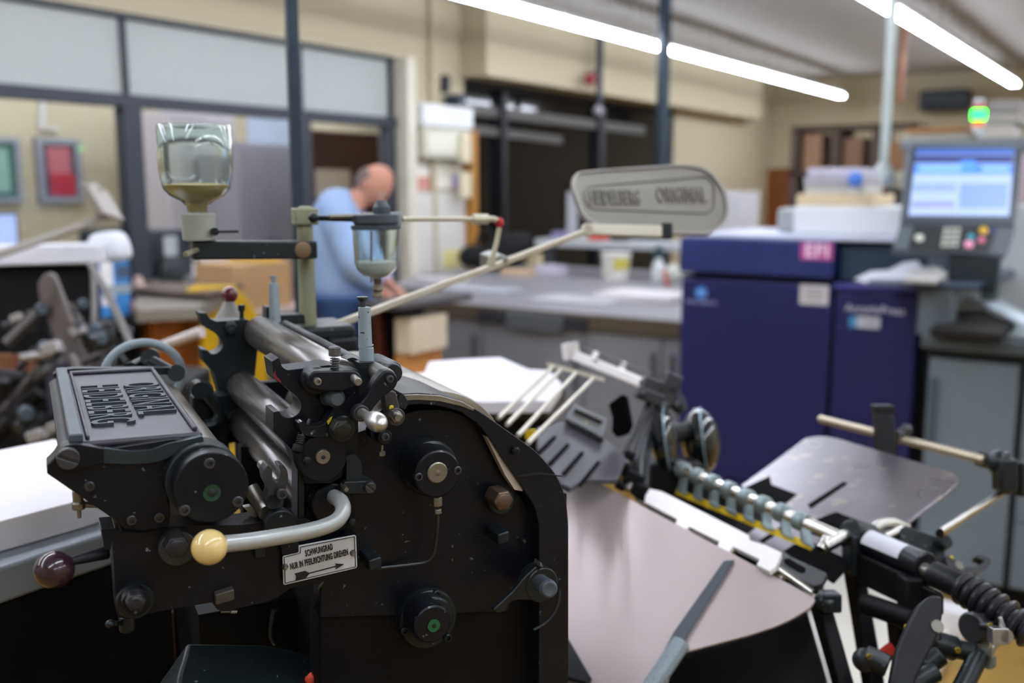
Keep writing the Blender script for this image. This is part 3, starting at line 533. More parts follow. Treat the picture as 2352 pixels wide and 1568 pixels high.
g=G(); g.prism([hb(x,y,-.0118) for x,y in fil([(1800,1284,4),(1812,1282,4),(1852,1306,4),(1848,1314,4),(1838,1315,4),(1802,1294,4)])],hb.n*.0006); B(g,'slot',MATT)
g=G(); p=D(1905,1380,1.05); g.box(p,RT*.010,UP*.010,FW*.012); g.cyl(D(1876,1366,1.05),D(1912,1392,1.04),.007); g.cyl(D(1905,1362,1.05),D(1900,1400,1.05),.0045); B(g,'end_bracket',BLKT,bev=.002)
# rod comb
g=G(); top=D(1255,835,1.52),D(1388,872,1.42)
g.box((top[0]+top[1])/2,(top[1]-top[0])/2,UP*.003,FW*.003)
for a,b in (((1272,840,1.51),(1145,960,1.30)),((1292,846,1.50),(1165,975,1.27)),((1325,854,1.47),(1190,1000,1.22)),((1366,866,1.44),(1212,1018,1.18))): bar3(g,a,b,4.6)
B(g,'rod_comb',ARMW)
# slotted dark deck
dk=PL(D(1250,960,1.40),D(1440,1050,1.34),D(1310,1100,1.24))
cells=[]; 
o=[(1235,980),(1290,968,10),(1330,985),(1395,1010,12),(1440,1050,10),(1420,1100,8),(1345,1100),(1310,1120),(1290,1110),(1262,1070),(1235,1040)]
g=G(); g.prism([dk(x,y) for x,y in fil(o)],-dk.n*.008); dko=B(g,'slotted_deck',M('deck_grey','55545a',.4,.4),bev=.0015)
for x,y in ((1272,1000),(1302,1018),(1335,1036),(1372,1058)):
    g=G(); L=1.0; g.prism([dk(px,py,.001) for px,py in fil([(x,y,4),(x+8,y+4,4),(x-38,y+50+ (x-1272)*.12,4),(x-47,y+45+(x-1272)*.12,4)])],dk.n*.0006); g.build('deck_slot',MATT,dko)
g=G(); g.ring([dk(x,y,.01) for x,y in ((1318,925),(1398,962),(1386,1005),(1300,960))],[dk(x,y,.01) for x,y in ((1322,938),(1384,966),(1378,985),(1314,955))],-dk.n*.008); B(g,'guide_frame',DSTEEL,bev=.001)
# black upright flag, yellow stops
g=G(); f=PL(D(1395,940,1.38),D(1445,960,1.36),D(1410,1010,1.37)); g.prism([f(x,y) for x,y in fil([(1397,928,5),(1428,905,6),(1436,912,3),(1448,975,4),(1440,995,3),(1415,1004,4),(1404,990),(1406,960)])],-f.n*.01); B(g,'black_flag',MATT,bev=.0015)
for c,s in (((1333,985,1.42),17),((1218,1000,1.30),14),((1440,918,1.4),3)):
    g=G(); p=D(*c); q=s*c[2]/F; g.prism([p+RT*x*q+UP*y*q for x,y in ((-1,.9),(1,.9),(.6,-.6),(.1,-1),(-.8,-.5))],FW*.01); B(g,'yellow_stop',YEL,bev=.001)
# white perforated bar at the back with its clamp head
g=G(); a,b=D(1310,812,1.72),D(1480,882,1.52); d=(b-a).normalized(); s=d.cross(FW).normalized()
g.box((a+b)/2,(b-a)/2,s*.0085,FW*.006)
g.cyl(D(1300,806,1.72)+s*.016,D(1322,806,1.72)-s*.016,.015)
for x,y in ((1365,818),(1430,842)): p=D(x,y,1.65); g.box(p,d*.009,s*.009,FW*.006)
B(g,'white_lay_bar',WPLATE,bev=.003)
g=G(); g.tube([D(1340,800,1.70),D(1500,862,1.52)],.002,8); B(g,'wire_rod',DSTEEL)
g=G()
for c,sz in (((1500,890,1.5),(.020,.014)),((1540,880,1.5),(.014,.016)),((1492,910,1.49),(.022,.010)),((1525,905,1.5),(.016,.018))): g.box(D(*c),(RT*.9+UP*-.35)*sz[0],(UP*.9+RT*.35)*sz[1],FW*.015)
for c in ((1475,905,1.48),(1550,930,1.5),(1480,880,1.5)): g.sph(D(*c),.008)
B(g,'clamp_head',DSTEEL,bev=.003)
g=G(); g.tube([D(1500,915,1.5),D(1470,960,1.47),D(1432,1040,1.42),D(1425,1060,1.4)],.0055,12,3); g.tube([D(1545,910,1.5),D(1500,960,1.48),D(1470,1040,1.43),D(1465,1110,1.38),D(1480,1150,1.35)],.010,12,4); B(g,'gripper_arm',DSTEEL)
g=G(); g.tube([D(1555,915,1.5),D(1560,935,1.52)],.012,12); g.tube([D(1508,958,1.47),D(1500,1000,1.46),D(1487,1070,1.42),D(1484,1130,1.36)],.0025,8,3); B(g,'arm_edge',SLATE)
# two round black bell housings
def bell(px,py,d,r,e,n):
    c=D(px,py,d); q=r*d/F; ax=(RT*.96-FW*.22+UP*.12).normalized(); g=G(); g.sph(c,q,ax,e,40,22); g.lathe(c-ax*q*.12,ax,[(q*.985,0),(q*1.02,.02*q),(q*1.02,.2*q),(q*.985,.22*q)],44,False); g.sph(c-FW*q*.2-ax*q*.5,q*.22,ax,.8,18,12)
    h=B(g,n,M('glossy_black_enamel','0e1418',.16,0,.2,8,coat=.8)); x,y=perp(ax)
    g=G(); g.tube([c+ax*.1*q+(x*math.cos(t)+y*math.sin(t))*q*1.02 for t in [2*PI*k/48 for k in range(49)]],q*.03,8); B(g,'rim_highlight',M('pale_highlight','8fa4ac',.35,.4),h)  # highlight round the bell, put on as a pale ring
bell(1610,1012,1.60,74,.60,'bell_housing'); bell(1526,1012,1.48,74,.42,'bell_housing')
g=G(); bar3(g,(1535,1000,1.5),(1590,985,1.6),22); g.box(D(1545,1110,1.5),RT*.04,UP*.035,FW*.05); B(g,'housing_bracket',BLKD,bev=.004)
# little links beside the sheet
g=G()
for c,s in (((1432,1075,1.38),.014),((1455,1100,1.36),.016),((1410,1095,1.36),.011),((1445,1045,1.4),.010),((1470,1125,1.35),.015),((1425,1115,1.35),.009)): g.box(D(*c),(RT+UP*-.5)*s*.7,(UP+RT*.5)*s*.6,FW*s)
B(g,'link_cluster',BLKD,bev=.003)
g=G()
for a,b in (((1400,1105,1.36),(1445,1052,1.4)),((1418,1060,1.4),(1452,1062,1.4)),((1440,1125,1.34),(1462,1090,1.36))): bar3(g,a,b,8)
B(g,'link_pin',STEEL)
# ---- feed table
ft=PL(D(2080,1205,1.24),D(2205,1105,1.32),D(1862,1000,1.55))
def fth(pts,h,th,m,n,p=PR,bev=0): g=G(); g.prism([ft(x,y,h) for x,y in fil(pts)],-ft.n*th); return B(g,n,m,p,bev)
TB=fth([(1760,1072),(1850,1005,10),(1885,1000,20),(1925,1006,10),(2190,1085,14),(2206,1105,14),(2175,1132),(2085,1200,8),(2010,1250),(1920,1320,4),(1780,1285),(1690,1245,6),(1750,1200),(1810,1160),(1700,1115)],0,.004,TRAY,'feed_table',bev=.0012)
for p in ([(1707,1120),(1768,1092),(1772,1112),(1830,1134),(1795,1162),(1720,1140)],[(1855,1158),(1936,1106),(1947,1108),(1862,1166)],[(1745,1240),(1800,1204),(1808,1208),(1752,1246)],[(1880,1190),(1920,1175,6),(2010,1208),(1960,1260),(1840,1215)],[(1800,1265),(1845,1235),(1960,1290),(1915,1340),(1850,1300)]):
    fth(p,.0008,.0008,MATT,'table_opening',TB)
g=G(); g.prism(DL([(1470,1105,1.60),(1570,1080,1.62),(1760,1140,1.50),(1880,1220,1.40),(1880,1330,1.32),(1700,1270,1.42),(1480,1180,1.58)]),-ft.n*.08); B(g,'feed_housing',BLKD,bev=.004)
# suction bar with clips and yellow strip
s0,s1=D(1560,1076,1.45),D(1940,1240,1.17); d=(s1-s0); Ls=d.length; d=d.normalized(); sd=d.cross(ray(1750,1160)).normalized(); 
if sd.z>0: sd=-sd
g=G(); g.cyl(s0,s1,.0085); g.cyl(s0-d*.004,s0+d*.002,.011); B(g,'suction_bar',CHROME)
g=G(); y0,y1=D(1553,1128,1.44),D(1865,1256,1.20); yd=(y1-y0).normalized(); ys=yd.cross(ray(1700,1190)).normalized(); g.box((y0+y1)/2,(y1-y0)/2,ys*.0042,FW*.003); YS=B(g,'yellow_strip',YEL,bev=.0006)
CL=M('zinc_clip','7f8d8e',.35,.5,.2,40)
for k in range(8):
    t=.035+.107*k; p=s0+d*Ls*t; q=y0.lerp(y1,.04+.132*k); dn=(q-p).normalized(); g=G()
    g.lathe(p-d*.010,d,[(.0105,0),(.0125,.002),(.0125,.014),(.0105,.017)],20)
    g.tube([p-d*.012,p+dn*.006+d*.004,p-FW*.014+d*.0],.003,8)
    g.box(p.lerp(q,.52)-FW*.006,(q-p)*.46,d*.0088,FW*.004); g.box(p.lerp(q,.86)-FW*.007,(q-p)*.1,d*.010,FW*.005); cl=B(g,'suction_clip',CL,bev=.0012)
# clamp with chrome crank at the near end
g=G(); bar3(g,(1890,1258,1.14),(1955,1222,1.18),15); g.tube([D(1885,1262,1.14),D(1900,1235,1.15)],.006); B(g,'chrome_crank',CHROME)
g=G(); bar3(g,(1952,1222,1.17),(2000,1232,1.20),30); g.box(D(1975,1270,1.18),RT*.016,UP*.025,FW*.02); CB=B(g,'bar_clamp',BLKT,bev=.003)
g=G(); g.tube([D(2000,1222,1.2),D(2022,1205,1.22),D(2050,1202,1.23),D(2080,1212,1.24)],.0075,12,4); g.tube([D(2030,1235,1.2),D(2070,1215,1.22)],.006); B(g,'bent_rod',CHROME)
# labelled cylinder
a,b=D(1990,1243,1.17),D(2125,1300,1.08); ax=(b-a).normalized(); R=33*1.1/F
g=G(); g.lathe(a,ax,[(R*.9,0),(R,.003),(R,(b-a).length),(R*.9,(b-a).length+.002)],36); LC=B(g,'black_cylinder',BLK)
s=ax.cross(ZV).normalized(); up=s.cross(ax); 
if up.z<0: up=-up
if s.dot(FW)>0: s=-s
thc=math.atan2(up.dot(-FW),s.dot(-FW)); g=G(); c0=a.lerp(b,.10); c1=a.lerp(b,.74); vs=[]; K=10
for c in (c0,c1):
    for k in range(K+1):
        t=thc+(PI/2-thc)*(k/K*1.1-.1); vs.append(c+(s*math.cos(t)+up*math.sin(t))*(R+.0004))
g.add(vs,[(k,k+1,k+K+2,k+K+1) for k in range(K)]); B(g,'white_label',M('label_white','c9cad2',.5),LC)
g=G(); g.box(D(2075,1345,1.1),(ax)*.05,UP*.012,FW*.02); g.box(D(2095,1385,1.08),RT*.012,UP*.03,FW*.015); bar3(g,(1985,1385,1.12),(2100,1425,1.06),24); g.box(D(2010,1320,1.14),(b-a)*.5,UP*.018,FW*.02); B(g,'cylinder_bracket',BLKD,bev=.003)
g=G(); bar3(g,(2118,1305,1.08),(2150,1320,1.065),16); B(g,'piston_rod',STEEL)
g=G(); hs=[D(2145,1318,1.065),D(2215,1352,1.03),D(2290,1400,1.0),D(2380,1460,.97)]; hp=smooth(hs,8); g.tube(hp,.0125,20)
n=len(hp); tot=0
for i in range(n-1):
    for k in range(3):
        if i<8: rad,wd=.0142,.0014
        else:
            if k!=0 or i%2: continue
            rad,wd=.0185,.004
        p=hp[i].lerp(hp[i+1],k/3); dd=(hp[i+1]-hp[i]).normalized(); g.lathe(p,dd,[(rad*.86,-wd),(rad,-wd*.3),(rad,wd*.3),(rad*.86,wd)],22)
B(g,'corrugated_hose',HOSE)
# carriage block, hook and side gauge rods
g=G(); bl=PL(D(2070,1240,1.2),D(2165,1270,1.2),D(2080,1300,1.18)); g.prism([bl(x,y) for x,y in fil([(2070,1210,3),(2082,1206),(2160,1232,3),(2172,1260,4),(2172,1320,8),(2120,1330),(2085,1300),(2070,1260)])],-bl.n*.05); B(g,'carriage_block',BLKT,bev=.003)
g=G(); g.prism([bl(x,y,.01) for x,y in fil([(2172,1275,3),(2195,1285,6),(2215,1302,8),(2245,1300,8),(2262,1288,4),(2242,1280,3),(2248,1272,3),(2272,1280,4),(2278,1290,6),(2262,1310,10),(2230,1320,10),(2205,1318,8),(2178,1305,6)])],-bl.n*.012); hk=B(g,'hook_lever',DSTEEL,bev=.002)
g=G(); p=bl(2204,1298,.012); g.lathe(p,-bl.n,[(.0055,0),(.0055,.01)],20); B(g,'pivot_pin',STEEL,hk); p=bl(2186,1279,.012); B(G().sph(p,.0022,bl.n,.5),'grease_mark',YELD,hk); p=bl(2174,1242,.012); g=G(); g.lathe(p,-bl.n,[(.004,.0),(.0085,0),(.0085,.012)],20); B(g,'boss',BLKT,hk)
g=G(); bar3(g,(2160,1222,1.17),(2315,1122,1.34),9); bar3(g,(2158,1226,1.19),(2215,1185,1.25),10); B(g,'gauge_rod',CHROME)
g=G(); bar3(g,(1884,962,1.60),(2262,1056,1.34),9); B(g,'gauge_cross_rod',M('pale_gauge_rod','b6ab94',.35,.6))
g=G(); pa,pb=D(2027,938,1.47),D(2038,1078,1.46); g.box((pa+pb)/2,(pb-pa)/2,RT*.0125,FW*.012); g.box(pa,RT*.014,UP*.006,FW*.014); gp=B(g,'gauge_post',BLK2,bev=.002)
g=G(); g.cyl(D(2062,1000,1.46),D(2080,992,1.46),.008); g.sph(D(2082,988,1.46),.009); g.cyl(D(2082,1000,1.46),D(2050,1015,1.47),.007); B(g,'clamp_knob',DSTEEL,gp)
g=G(); bar3(g,(2245,1052,1.36),(2300,1066,1.33),18); g.sph(D(2298,1062,1.33),.018); g.box(D(2308,1090,1.32),RT*.012,UP*.022,FW*.014); bar3(g,(2302,1118,1.32),(2360,1092,1.34),20); g.cyl(D(2345,1060,1.32),D(2345,1140,1.32),.006); B(g,'corner_clamp',BLKT,bev=.003)
# cam, gauge and joints at the lower right
cm=PL(D(2070,1560,.93),D(2160,1400,.96),D(2060,1450,.95)); g=G(); g.prism([cm(x,y) for x,y in fil([(2048,1568,6),(2060,1500,14),(2085,1440,20),(2115,1385,10),(2140,1366,8),(2165,1368,8),(2168,1400,8),(2160,1450,10),(2135,1500,20),(2105,1560,10),(2090,1640),(2050,1640)])],-cm.n*.014); CM=B(g,'cam_lever',BLK2,bev=.003)
g=G(); p=cm(2153,1438,.001); g.lathe(p,-cm.n,[(.0060,-.001),(.0065,0),(.0065,.003)],24); B(g,'cam_pin',STEEL,CM)
for x,y in ((2083,1440),(2018,1537),(1997,1508),(2274,1437),(2200,1493)):
    d_=1.0 if x<2100 else .99; p=D(x,y,d_-.012); g=G(); g.lathe(p,-FW,[(.0034,.0),(.0030,.001),(.0018,.0012),(.0016,.0002)],18); B(g,'oil_hole_ring',M('brass_ring','96802c',.4,.7))
g=G(); bar3(g,(1985,1505,1.0),(2040,1530,.99),26); bar3(g,(2130,1470,1.0),(2195,1490,1.0),28); bar3(g,(2195,1490,1.0),(2245,1500,.99),22); bar3(g,(2120,1530,.99),(2160,1500,.99),26); bar3(g,(2040,1600,.97),(2150,1540,.98),24); g.sph(D(1985,1515,1.0),.012); g.sph(D(2135,1465,1.0),.013); bar3(g,(2250,1500,.99),(2180,1640,.95),22); B(g,'joint_shafts',BLKT,bev=.002)
g=G(); p=D(2240,1440,1.0); g.lathe(p,(RT*-.9-FW*.5),[(.010,-.010),(.016,-.008),(.016,.005),(.014,.007)],32); B(g,'round_weight',DSTEEL)
g=G(); bar3(g,(2255,1437,.99),(2285,1440,.98),12); B(g,'weight_pin',BLKT)
q=PL(D(2260,1470,.99),D(2290,1470,.98),D(2270,1530,.98)); g=G(); g.prism([q(x,y) for x,y in fil([(2248,1462,3),(2262,1456,3),(2272,1462),(2268,1490,8),(2276,1512,6),(2285,1506,3),(2284,1530,4),(2270,1538,6),(2255,1530,8),(2246,1500,12)])],-q.n*.004); B(g,'scale_segment',M('grey_green_scale','7a7f72',.5,.3),bev=.001)
g=G(); c=D(2306,1458,.97); g.lathe(c,-FW,[(.005,-.01),(.007,0),(.007,.006)],20); g.tube([c+UP*.004,c+UP*.018-RT*.004],[.0035,.002],10); g.tube([c,c-UP*.012-RT*.010,c-UP*.022-RT*.012],[.004,.002],10,3); g.box(c+RT*-.006,RT*.008,UP*.008,FW*.006); B(g,'wing_nut',M('bright_zinc','b8b8bc',.3,.9),bev=.001)
g=G(); g.prism([D(*p) for p in ((2024,1500,1.08),(2050,1480,1.08),(2060,1500,1.08),(2030,1512,1.08))],FW*.01); B(g,'red_tab',RED); g=G(); g.prism([D(*p) for p in ((2098,1530,1.03),(2120,1500,1.03),(2126,1516,1.03),(2112,1530,1.03))],FW*.01); B(g,'red_tab',RED)
# guard cover at the bottom left with its red screw
cv=PL(W(455,1478,.03),W(600,1480,.06),W(430,1640,-.05)); g=G(); g.prism([cv(x,y) for x,y in fil([(432,1476,3),(600,1478),(680,1492,20),(760,1528,20),(900,1590),(1000,1760),(400,1760),(410,1590),(412,1545,12),(424,1508,12)])],-cv.n*.05); GC=B(g,'foot_guard',BLKT,bev=.006)
g=G(); p=cv(713,1562,.001); g.lathe(p,cv.n,[(.0045,-.002),(.005,.0),(.004,.005),(.003,.006)],18); B(g,'red_cap_screw',M('orange_red_cap','d8452c',.4),GC)
g=G(); g.tube([W(x,y,.12) for x,y in ((632,1400),(626,1430),(624,1460),(634,1478))],.003,8,4); B(g,'cable',BLKT)
p_=D(1400,1150,1.50); g=G(); g.box((p_.x,p_.y,p_.z/2),UV*.05,WV*.08,(0,0,p_.z/2-.01)); B(g,'deck_column',BLKD,bev=.004)
# ================================================================== the room
WALLM = M('beige_wall_paint','b3a88e',.85,0,.04,3,.1,40)
CEILM = M('off_white_ceiling','aaa7a3',.9,0,.04,2)
FLOORM = M('ochre_floor','9a7a3a',.45,0,.12,5,speck=('8a6420',3,.60))
DARKF = M('dark_grey_frame','33363e',.5,.2,.1,10)
X1=-5.3; Y2=14.8; ZC=3.17; XR=3.6; YB=-3.2; XO=-8.3
def S(g,n,m,**k): return g.build(n,m,None,k.pop('bev',0),kind='structure',**k)
S(G().bx(XO-.2,XR+.2,YB-.2,Y2+.2,-.1,0),'floor',FLOORM)
S(G().bx(XO-.2,XR+.2,YB-.2,Y2+.2,ZC,ZC+.1),'ceiling',CEILM)
S(G().bx(XO-.2,XR+.2,Y2,Y2+.15,0,ZC),'wall_far',WALLM)
S(G().bx(XR,XR+.15,YB,Y2,0,ZC),'wall_right',WALLM)
S(G().bx(XO-.2,XR+.2,YB-.15,YB,0,ZC),'wall_back',WALLM)
S(G().bx(XO-.15,XO,YB,Y2,0,ZC),'wall_office',WALLM)
# left wall pieces measured off the photograph
def y1(px): return Xp(px,432,X1).y
def z1(px,py): return Xp(px,py,X1).z
zt=z1(905,133); zb1,zb2=z1(450,238),z1(450,252)
zb1=z1(600,245); zb2=z1(600,270)
ye=y1(905); yw0=y1(1066); yw1=y1(1546); zw=z1(1066,175)
g=G(); g.bx(X1-.15,X1,YB,Y2,zt,ZC); g.bx(X1-.15,X1,ye,yw0,0,zt); g.bx(X1-.15,X1,yw0,yw1,zw,zt); g.bx(X1-.15,X1,yw0,yw1,0,.3); g.bx(X1-.15,X1,yw1,Y2,0,zt)
S(g,'wall_left',WALLM)
g=G(); g.bx(X1,X1+.28,y1(1060),y1(1700),z1(1300,215),ZC); S(g,'trim_1',WALLM)
g=G(); g.bx(X1,X1+.05,y1(985),y1(995),0,ZC); S(g,'trim_2',WALLM,bev=.005)
g=G(); g.bx(X1,X1+.16,y1(906),y1(925),0,zt); S(g,'trim_3',M('pale_column','cfc9b8',.8),bev=.01)
# partition frame, frosted top panels, glass panes
ypost=y1(300); ydoor=y1(690)
g=G()
for yy in (ypost,ydoor+.02,y1(898),y1(300)-2.3,y1(300)-4.6): g.bx(X1-.04,X1+.03,yy-.012,yy+.014,zb1,zt)
g.bx(X1-.05,X1+.05,YB,ye,zb2,zb1+.0); g.bx(X1-.05,X1+.04,YB,ye,zt-.03,zt)
wpost=(y1(333)-y1(285))/2; 
g.bx(X1-.05,X1+.05,y1(283),y1(325),0,zb2); g.bx(X1-.05,X1+.05,ydoor-.02,ydoor+.08,0,zb2); g.bx(X1-.05,X1+.05,y1(884),y1(901),0,zb2); g.bx(X1-.05,X1+.05,y1(300)-2.4,y1(300)-2.3,0,zb2)
S(g,'trim_4',DARKF,bev=.004)
g=G(); g.bx(X1-.05,X1+.04,YB,ydoor,0,.75); S(g,'trim_5',M('partition_base','6b6a6c',.6))
FR=M('frosted_panel','a3a7a3',.6,0,.04,3)
n=1
for a,b in ((YB,y1(300)-2.3),(y1(300)-2.3,ypost),(ypost,ydoor+.02),(ydoor+.02,ye)):
    g=G(); g.bx(X1-.02,X1-.008,a,b,zb1,zt-.02); S(g,'window_%d'%n,FR); n+=1
PG=M('window_glass','f2f6f6',.02,0,0,5,trans=1,ior=1.3)
for a,b in ((y1(300)-2.3,y1(283)),(y1(325),ydoor-.02)):
    g=G(); g.bx(X1-.004,X1+.004,a,b,.75,zb2); S(g,'window_%d'%n,PG); n+=1
# big dark window: a night-dark pane that mirrors the tubes
g=G(); g.bx(X1-.10,X1-.09,yw0,yw1,.3,zw); S(g,'window_%d'%n,M('night_glass','0c0c0e',.06,0,.1,3,spec=.5)); n+=1
g=G(); g.bx(X1-.12,X1-.02,yw0-.005,yw0+.05,.3,zw); g.bx(X1-.12,X1-.02,yw1-.12,yw1,.3,zw); g.bx(X1-.12,X1-.02,yw0,yw1,zw-.06,zw); g.bx(X1-.12,X1-.02,y1(1160),y1(1170),.3,zw); g.bx(X1-.12,X1-.02,y1(1380),y1(1392),.3,zw); S(g,'trim_6',M('dark_window_frame','1d1f22',.5))
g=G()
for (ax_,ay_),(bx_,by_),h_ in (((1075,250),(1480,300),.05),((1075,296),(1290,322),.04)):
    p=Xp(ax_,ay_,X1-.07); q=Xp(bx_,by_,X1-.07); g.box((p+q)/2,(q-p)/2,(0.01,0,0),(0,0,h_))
S(g,'reflection_streaks',M('grey_reflection_streak','55524f',.5,.2),bev=.004)  # dim strip-light reflections in the pane, built as grey bars
# inner office: ceiling light trunking, brown door leaf, cabinets
g=G(); g.bx(X1-.9,X1-.82,Xp(694,432,X1-.82).y,Xp(884,432,X1-.82).y,0,Xp(780,302,X1-.82).z); S(g,'door_1',M('brown_door','4a332b',.6,0,.15,4),bev=.004)
def yb(px,py): return Yp(px,py,Y2-.02)
a=Yp(1740,388,Y2-.05); b=Yp(1842,388,Y2-.05); g=G(); g.bx(a.x,b.x,Y2-.06,Y2,0,a.z); S(g,'door_2',M('orange_brown_door','7a4318',.55,0,.15,4,stretch=((0,0,0),(.2,1,2))),bev=.005)
g=G(); g.bx(a.x-.1,a.x,Y2-.08,Y2,0,a.z+.08); g.bx(b.x,b.x+.1,Y2-.08,Y2,0,a.z+.08); g.bx(a.x-.1,b.x+.1,Y2-.08,Y2,a.z,a.z+.08); S(g,'trim_7',WALLM)
# ------------------------------------------------------------------ strip lights
ZS=2.85
xs1=Zp(1500,108,ZS).x; xs2=Zp(2170,100,ZS).x; dx=xs2-xs1
TUBE=M('fluorescent_tube','ffffff',.5,emit='e9f0ff',es=17)
HOUS=M('white_light_housing','cfcfcb',.5)
def tubeend(px,py): return Zp(px,py,ZS).y
yend1=tubeend(1905,224); yend2=tubeend(2335,196)
lab={0:'long fluorescent strip light hanging nearest the left wall',1:'long fluorescent strip light hanging above the printer screen'}
first=None
def strip(x,y,L=1.5):
    t=thing('strip_light','',  'strip light',(x,y+L/2,ZS))
    g=G(); g.bx(x-.05,x+.05,y+.01,y+L-.01,ZS+.035,ZS+.085); g.build('housing',HOUS,t,.004)
    #g=G(); g.box((x-.055,y+L/2,ZS+.032),(.022,0,.020),(0,L/2-.01,0),(.001,0,.002)); g.box((x+.055,y+L/2,ZS+.032),(.022,0,-.020),(0,L/2-.01,0),(.001,0,.002)); g.build('reflector',HOUS,t)
    for s in (-.032,.032):
        g=G(); g.cyl((x+s,y+.02,ZS+.008),(x+s,y+L-.02,ZS+.008),.019,n=14); g.build('tube',TUBE,t)
    for s in (.25,L-.25):
        g=G(); g.cyl((x,y+s,ZS+.08),(x,y+s,ZC),.006,n=8); g.build('hanger_rod',HOUS,t)
    return t
def dup(root, loc):
    r=root.copy(); COL.objects.link(r); r.location=loc; WL[r.name]=V(loc)
    for ch in list(root.children):
        c=ch.copy(); COL.objects.link(c); c.parent=r
        for q in list(ch.children):
            d=q.copy(); COL.objects.link(d); d.parent=c
    return r
L=1.5; pro=None
words=['nearest the far wall','second from the far wall','third from the far wall','fourth from the far wall','fifth from the far wall','sixth from the far wall','seventh from the far wall','eighth from the far wall','ninth from the far wall','tenth from the far wall','eleventh from the far wall']
rows=((xs1,yend1,'left row'),(xs2,yend2,'right row'))
for x,yy,rn in rows:
    k=0; y=yy-L
    while y>-3.0:
        if pro is None: pro=strip(x,y); t=pro
        else: t=dup(pro,(x,y+L/2,ZS))
        tag(t,'white fluorescent strip light in the %s, %s'%(rn,words[min(k,10)]),None,'fluorescent strip lights, '+rn); y-=L+.0; k+=1
for x in (xs2+dx,xs2+2*dx):
    y=9.0
    while y>-3.0:
        t=dup(pro,(x,y+L/2,ZS)); tag(t,'white fluorescent strip light hanging out of view, right of the photographed rows',None,'fluorescent strip lights outside the view'); y-=L+.3
# unseen lamps added behind the partition to brighten the office
for x,y in [(xx,yy) for xx in (-6.2,-7.6) for yy in (-1.6,.2,2.0,3.8,5.6,7.4)]:
    t=dup(pro,(x,y+L/2,ZS)); tag(t,'unseen white fluorescent strip light added to brighten the glazed office',None,'added office strip lights')
def T(g,n,m,label,cat,bev=0,group=None,**k): return g.build(n,m,None,bev,label=label,cat=cat,group=group,**k)
CARD=M('cardboard','c19a6b',.85,0,.06,6)
GREYC=M('grey_cabinet','8a8e96',.5,.1,.04,4); GREYD=M('grey_cabinet_seam','54585e',.6)
TOPM=M('grey_worktop','6d6c70',.5,0,.08,4)
# ---------------- steel posts
def post(px0,py0,px1,py1,d,wpx,label):
    if d is None: p=q=Yp(1514,600,7.70); d=dep(p)
    else: p=D(px0,py0,d); q=D(px1,py1,d)
    x,y=(p.x+q.x)/2,(p.y+q.y)/2; r=wpx*d/F/2
    t=thing('steel_post',label,'post',(x,y,0))
    g=G(); g.box((x,y,ZC/2),UV*r,WV*r,(0,0,ZC/2)); g.build('upright',M('dark_blue_steel','2c3a46',.45,.3,.1,8),t,.003)
    g=G(); g.box((x,y,ZC-.006),UV*.06,WV*.06,(0,0,.006)); g.build('ceiling_plate',MC['dark_blue_steel'],t,.002); return t
post(672,200,692,600,1.75,27,'dark blue steel post rising behind the sage green post and glass bottle')
post(1518,40,1513,400,None,21,'dark blue steel post crossing the lit strip light, behind the oval plate')
# ---------------- posters on office wall
def poster(x0,y0,x1,y1_,lab_,cols,n='framed_poster'):
    a=Xp(x0,y0,XO+.02); b=Xp(x1,y1_,XO+.02); g=G(); t=None
    g.bx(XO+.002,XO+.03,a.y,b.y,b.z,a.z); 
    w_=(b.y-a.y)*.13; f=G(); f.ring([(XO+.03,a.y,a.z),(XO+.03,b.y,a.z),(XO+.03,b.y,b.z),(XO+.03,a.y,b.z)],[(XO+.03,a.y+w_,a.z-w_),(XO+.03,b.y-w_,a.z-w_),(XO+.03,b.y-w_,b.z+w_),(XO+.03,a.y+w_,b.z+w_)],V((.02,0,0)))
    t=thing(n,lab_,'picture',(XO+.01,(a.y+b.y)/2,b.z)); g.build('print',M(*cols[0]),t); f.build('frame',M('grey_picture_frame','8c8f98',.5,.2),t,.004)
    for i,(u0,u1,v0,v1,nm,cc) in enumerate(cols[1]):
        h=G(); yy=lambda u:a.y+w_+(b.y-a.y-2*w_)*u; zz=lambda v:b.z+w_+(a.z-b.z-2*w_)*v; h.bx(XO+.03,XO+.033,yy(u0),yy(u1),zz(v0),zz(v1)); h.build('colour_field',M(nm,cc,.6,0,.3,3),t)
poster(78,315,190,466,'framed red and pink print on the office wall, in full view',(('poster_dark','4a3a4e',.6,0,.3,4),[(.15,.85,.45,.95,'poster_pink','b0606a'),(.2,.95,.03,.45,'poster_red','a81f38')]))
poster(-60,312,52,466,'framed green and white print cut by the left edge',(('poster_green','2f5a50',.6,0,.4,3),[(.3,.8,.1,.9,'poster_pale_green','7fa394')]))
# conduit on the office wall
a=Xp(97,215,XO+.03); b=Xp(95,296,XO+.03); c=Xp(130,296,XO+.03); T(G().tube([a,b,c],.02,8),'wall_conduit',M('white_conduit','c9c6c8',.6),'white conduit bent like an L high on the office wall','conduit')
